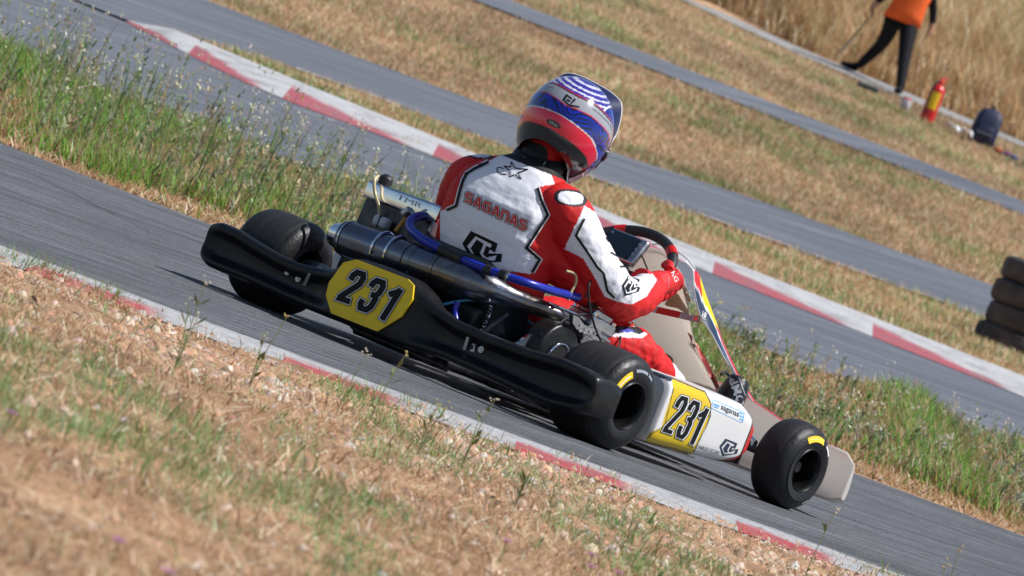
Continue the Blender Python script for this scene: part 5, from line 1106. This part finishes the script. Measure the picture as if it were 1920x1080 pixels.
V, F = loft([[fe + sd3 * (i * .05) + nn3 * (.02 * math.cos(k * 1.05) + .006 * i) + Fv * .02 * math.sin(k * 1.05) for k in range(6)] for i in range(6)]); mk('furled_cloth', V, F, mat('grey_flag_cloth', (.28, .28, .29), .8), fp)

def place(o, p):
    for c in [o]: pass
    return o
# fire extinguisher
eb = w3(85.3, 3.44); E_ = empty('fire_extinguisher', eb); tag(E_, 'red fire extinguisher with a yellow label standing by the far path', 'fire extinguisher')
er = mat('extinguisher_red', (.60, .012, .012), .28, coat=.4)
MB().lathe([(0, .070), (.01, .078), (.03, .080), (.36, .080), (.39, .072), (.415, .045), (.43, .026), (.445, .026)], (0, 0, 0), Z, 32).build('cylinder', er, E_)
V, F = [], []
for i in range(13):
    a = math.atan2(-F0[1], -F0[0]) - .9 + 1.5 * i / 12
    for zz_ in (.15, .34): V.append((math.cos(a) * .0815, math.sin(a) * .0815, zz_))
F = [(2 * i, 2 * i + 2, 2 * i + 3, 2 * i + 1) for i in range(12)]; mk('label', V, F, M['yellow'], E_, fix=False)
MB().lathe([(.44, .03), (.46, .032), (.475, .02), (.48, 0)], (0, 0, 0), Z, 16).build('valve', M['redp'], E_)
MB().box((.03, 0, .475), (.11, .022, .014), bev=.004).box((.035, 0, .505), (.12, .022, .010), rot=Matrix.Rotation(-.25, 3, 'Y'), bev=.003).build('handle', M['redp'], E_)
MB().tube([(-.03, 0, .46), (-.10, 0, .40), (-.105, 0, .2), (-.09, 0, .08)], .010, 8).build('hose', M['rubber'], E_)
# backpack
pbp = w3(84.5, 4.02, .03); B_ = empty('backpack', pbp, math.atan2(R0[1], R0[0])); B_.scale = (1.15, 1.15, 1.12); tag(B_, 'navy blue backpack standing on the dry grass right of the fire extinguisher', 'backpack')
nv = mat('navy_nylon', (.010, .016, .055), .6, bump=.5, bscale=18)
MB().add(*loft([ell((0, 0, 0), X, Y, .11, .08, 24, 3), ell((0, 0, .03), X, Y, .13, .10, 24, 4), ell((0, 0, .16), X, Y, .125, .10, 24, 4), ell((.005, .01, .27), X, Y, .115, .085, 24, 4), ell((.01, .015, .325), X, Y, .09, .06, 24, 3), ell((.01, .015, .345), X, Y, .04, .03, 24, 3)])).build('bag_body', nv, B_)
MB().add(*loft([ell((.0, -.09, .04), X, Y, .085, .03, 20, 3), ell((.0, -.10, .10), X, Y, .09, .035, 20, 3), ell((.0, -.085, .18), X, Y, .075, .02, 20, 3)])).build('front_pocket', nv, B_)
MB().box((0, -.135, .10), (.15, .004, .006)).build('zip', M['silverp'], B_)
MB().tube([(-.11, -.02, .30), (-.125, -.105, .16), (-.11, -.10, .03)], .006, 8).build('side_strap', M['rubber'], B_)
MB().tube([(.0, .03, .33), (.0, .02, .375), (.03, .02, .33)], .008, 8).build('grab_loop', M['rubber'], B_)
for sx in (-.06, .06): MB().tube([(sx, .07, .30), (sx * 1.3, .13, .20), (sx * 1.2, .09, .04)], .011, 8).build('strap', M['rubber'], B_)
# small things on the ground
pc = w3(84.15, 3.76, .07)
V = [pc + Rv * (-.14 + .028 * i) + Fv * (-.11 + .055 * j) + Z * (.03 + .028 * math.sin(i * 1.1 + j * 1.7) + .02 * math.sin(i * 2.3)) for i in range(11) for j in range(5)]
F = [(i * 5 + j, i * 5 + j + 1, i * 5 + j + 6, i * 5 + j + 5) for i in range(10) for j in range(4)]
o = mk('plastic_bag', V, F, M['white'], fix=False); q = o.modifiers.new('t', 'SOLIDIFY'); q.thickness = .004; tag(o, 'crumpled white plastic bag lying left of the navy backpack', 'plastic bag')
cc = w3(85.5, 3.18, .04); c_ = empty('paint_can', cc); tag(c_, 'small white can with a red lid on the dry grass left of the fire extinguisher', 'can')
MB().lathe([(0, .055), (.004, .058), (.10, .058), (.105, .055), (.105, 0)], (0, 0, 0), Z, 24).build('can_body', mat('can_white', (.55, .53, .56), .4), c_); MB().lathe([(.105, .05), (.12, .05), (.125, .04), (.125, 0)], (0, 0, 0), Z, 20).build('lid', M['redp'], c_)
bc = w3(86.3, 2.77, .05); b_ = empty('tool_case', bc, math.atan2(R0[1], R0[0])); tag(b_, 'flat dark case with a teal side lying in front of the marshal\'s feet', 'case')
MB().box((0, 0, .035), (.24, .14, .05), bev=.012).build('case_body', mat('dark_teal_plastic', (.05, .10, .11), .4), b_); MB().tube([(-.04, -.07, .04), (-.04, -.10, .04), (.04, -.10, .04), (.04, -.07, .04)], .006, 8, sm=3).build('handle', M['rubber'], b_)
def flag(nm, s0, t0, s1, t1, cols, lab, catn):
    a, b = w3(s0, t0, .015), w3(s1, t1, .015); o = MB().tube([a, b], .012, 8, sm=1).build(nm, mat('stick_wood' + nm, (.3, .22, .12), .6)); d = (b - a).normalized()
    for i, c in enumerate(cols):
        u0, u1 = a.lerp(b, i / len(cols)), a.lerp(b, (i + .95) / len(cols)); MB().tube([u0 + Z * .015, (u0 + u1) / 2 + Z * .022, u1 + Z * .015], (.026, .034, .028), 10, sm=3).build('rolled_cloth', mat('cloth_%s_%d' % (nm, i), c, .8, bump=.4, bscale=20), o)
    return tag(o, lab, catn)
flag('rolled_flags', 84.3, 4.18, 83.9, 4.42, [(.6, .12, .03), (.25, .03, .2), (.12, .12, .3)], 'bundle of rolled red and purple flags lying right of the backpack', 'flags')
flag('rolled_mat', 83.8, 4.50, 83.6, 4.72, [(.05, .40, .30), (.06, .5, .36)], 'teal rolled cloth on the grass at the right edge, past the backpack', 'rolled cloth')

# tyre stacks at the right edge
tw = mat('weathered_tyre', (.055, .050, .052), .8, var=.5, vscale=9, bump=.4, bscale=30)
def old_tyre():
    e = .015; pr = [(.02, .19), (.0, .22), (.0, .255), (.010, .275), (.035, .288), (.09, .29), (.14, .285), (.15, .272), (.162, .25), (.162, .22), (.15, .19), (.13, .20), (.12, .24), (.05, .24), (.04, .20), (.02, .19)]
    V, F = lathe(pr, (0, 0, 0), Z, 48); F = F[:-2]; t = mk('stacked_tyre', V, F, tw)
    for k in range(0): pass
    return t
ot = old_tyre(); first = True
names = {0: 'bottom', 1: 'second', 2: 'third', 3: 'top'}
for si, (s_, t_) in enumerate(((54.6, 3.33), (55.0, 3.96), (53.9, 4.02))):
    for k in range(4):
        o = ot if first else ot.copy()
        if not first: COL.objects.link(o)
        first = False
        o.location = w3(s_, t_, k * .160 - .03) + Rv * RNG.uniform(-.02, .02) + Fv * RNG.uniform(-.02, .02); o.rotation_euler = (RNG.normal(0, .015), RNG.normal(0, .015), RNG.uniform(0, 6))
        tag(o, '%s worn grey tyre of the %s stack beside the far kerb' % (names[k].capitalize() if False else names[k], ['left', 'rear right', 'front right'][si]), 'tyre', 'old tyres stacked beside the far kerb')

# foreground weeds, one by one
def plant(s_, t_, h, nst, sp, label, seed, flower='yellow', lean=.1):
    rr = np.random.default_rng(seed); r = empty('weed_plant', w3(s_, t_)); tag(r, label, 'weed', 'weeds growing up in front of the kart')
    cf = {'yellow': (.50, .42, .16), 'pale': (.62, .58, .46), 'pink': (.62, .22, .42)}[flower]; fm = M.setdefault('fl_' + flower, mat('petals_' + flower, cf, .6))
    gm2 = M.setdefault('stem_green', mat('stem_green', (.24, .27, .12), .6, var=.25)); lm = M.setdefault('leaf_green', mat('leaf_green', (.12, .17, .06), .6, var=.25))
    for i in range(nst):
        a = rr.uniform(0, 6.28); l = rr.uniform(0, sp); hh = h * rr.uniform(.6, 1.0); d = Vector((math.cos(a), math.sin(a), 0)); tp = d * (hh * l) + Z * hh; md = d * (hh * l * .35) + Z * hh * .55
        st_ = MB().tube([(0, 0, 0), md, tp], [.0016, .0012, .0008], 6, sm=4).build('stem', gm2, r)
        lf = MB()
        for k in range(5):
            f = rr.uniform(.1, .85); p = (md * (f / .5)) if f < .5 else md.lerp(tp, (f - .5) / .5); b = rr.uniform(0, 6.28); e_ = Vector((math.cos(b), math.sin(b), rr.uniform(.3, 1.2))).normalized(); w_ = e_.cross(Z).normalized() * .0045; L = rr.uniform(.02, .045)
            lf.add([p, p + e_ * L * .5 + w_, p + e_ * L, p + e_ * L * .5 - w_], [(0, 1, 2, 3)])
        lf.build('leaf', lm, r, fix=False, smooth=False)['kind'] = 'stuff'
        fb = MB()
        for k in range(5):
            q = tp + Vector(rr.normal(0, .006, 3).tolist()); fb.add(*ball(q, rr.uniform(.0015, .0030), (1, 1, .8)))
        fb.build('flower_head', fm, r)['kind'] = 'stuff'
spots = [(17.3, -.45, .19, 2, .25, 'yellow', 'thin green weed stems with yellow buds standing before the left rear tyre'),
         (17.7, -.26, .24, 1, .15, 'pale', 'slender weed with pale buds before the left half of the rear yellow plate'),
         (17.4, -.185, .21, 1, .3, 'yellow', 'weed with yellow buds before the right half of the rear yellow plate'),
         (17.2, -.06, .19, 3, .45, 'yellow', 'spreading weed with yellow flower heads before the bumper right of the rear plate'),
         (17.6, .04, .17, 2, .45, 'pale', 'weed with pale flower heads before the right half of the bumper'),
         (16.4, -.58, .24, 3, .3, 'pale', 'tall feathery weed rising over the kerb left of the kart'),
         (16.6, .17, .12, 3, .5, 'yellow', 'short weed below the right rear tyre'),
         (17.9, .84, .26, 1, .1, 'pale', 'single tall stem before the track right of the front wheel'),
         (17.5, 1.12, .24, 2, .2, 'yellow', 'short budding stem at the bottom right of the near verge')]
for i, (s_, t_, h, ns_, sp, fc_, lb_) in enumerate(spots): plant(s_, t_, h, ns_, sp, lb_, 40 + i, fc_)
def pinkf(x, y, lb_):
    d = ray(x, y); t_ = -(CAM_P[2] - .05) / d[2]; p = Vector(CAM_P + d * t_); r = empty('pink_flower', (p.x, p.y, 0)); tag(r, lb_, 'flower', 'small pink flowers in the near verge')
    MB().tube([(0, 0, 0), (.004, .002, .03), (0, 0, .05)], .0014, 6, sm=3).build('stem', M['stem_green'], r)
    pe = MB()
    for k in range(7):
        a = k * .9; e_ = Vector((math.cos(a), math.sin(a), .35)).normalized(); w_ = Vector((-math.sin(a), math.cos(a), 0)) * .0042; b = Vector((0, 0, .05)); pe.add([b, b + e_ * .008 + w_, b + e_ * .014, b + e_ * .008 - w_], [(0, 1, 2, 3)])
    pe.build('petals', M.setdefault('pinkp', mat('pink_petals', (.55, .22, .60), .6)), r, fix=False, smooth=False)
for x_, y_, lb_ in ((22, 776, 'large pink flower at the left edge of the near verge'), (222, 1016, 'pink flower low in the dry grass at the lower left'), (314, 1074, 'pink flower at the bottom edge, left of the middle'), (1110, 1042, 'upper pink flower of the two below the rear right tyre'), (1108, 1064, 'lower pink flower of the two below the rear right tyre'), (1160, 1076, 'pink flower at the bottom edge, right of the pair'), (950, 1016, 'tiny pink flower in the green patch at the bottom middle')):
    pinkf(x_, y_, lb_)
def stone(x, y, r_, lb_, seed):
    rr = np.random.default_rng(seed); d = ray(x, y); t_ = -CAM_P[2] / d[2]; p = Vector(CAM_P + d * t_); bm = bmesh.new(); bmesh.ops.create_icosphere(bm, subdivisions=3, radius=1)
    V = []
    for v_ in bm.verts: k = 1 + .22 * noise.noise(v_.co * 1.6 + Vector((seed, 0, 0))); V.append(Vector((v_.co.x * r_ * 1.2 * k, v_.co.y * r_ * k, v_.co.z * r_ * .75 * k + r_ * .3)))
    bm.verts.index_update(); F = [[v_.index for v_ in f_.verts] for f_ in bm.faces]; bm.free()
    o = mk('stone', V, F, M.setdefault('stone', mat('pale_stone', (.50, .42, .38), .85, var=.2, bump=.6, bscale=60)), loc=p); tag(o, lb_, 'stone', 'pale stones on the near verge')
for a in ((990, 652, .014, 'pale round stone lying in the gravel below the bumper\'s right end', 1), (845, 683, .009, 'small pale stone near the kerb left of the round stone', 2), (640, 640, .010, 'reddish pale stone by the kerb below the yellow plate', 3), (990, 905, .015, 'flat pale stone below the rear right tyre', 4), (780, 985, .010, 'pale stone in the dry grass near the bottom middle', 5)): stone(a[0], a[1] if a[1] > 870 else a[1] + 255, *a[2:])
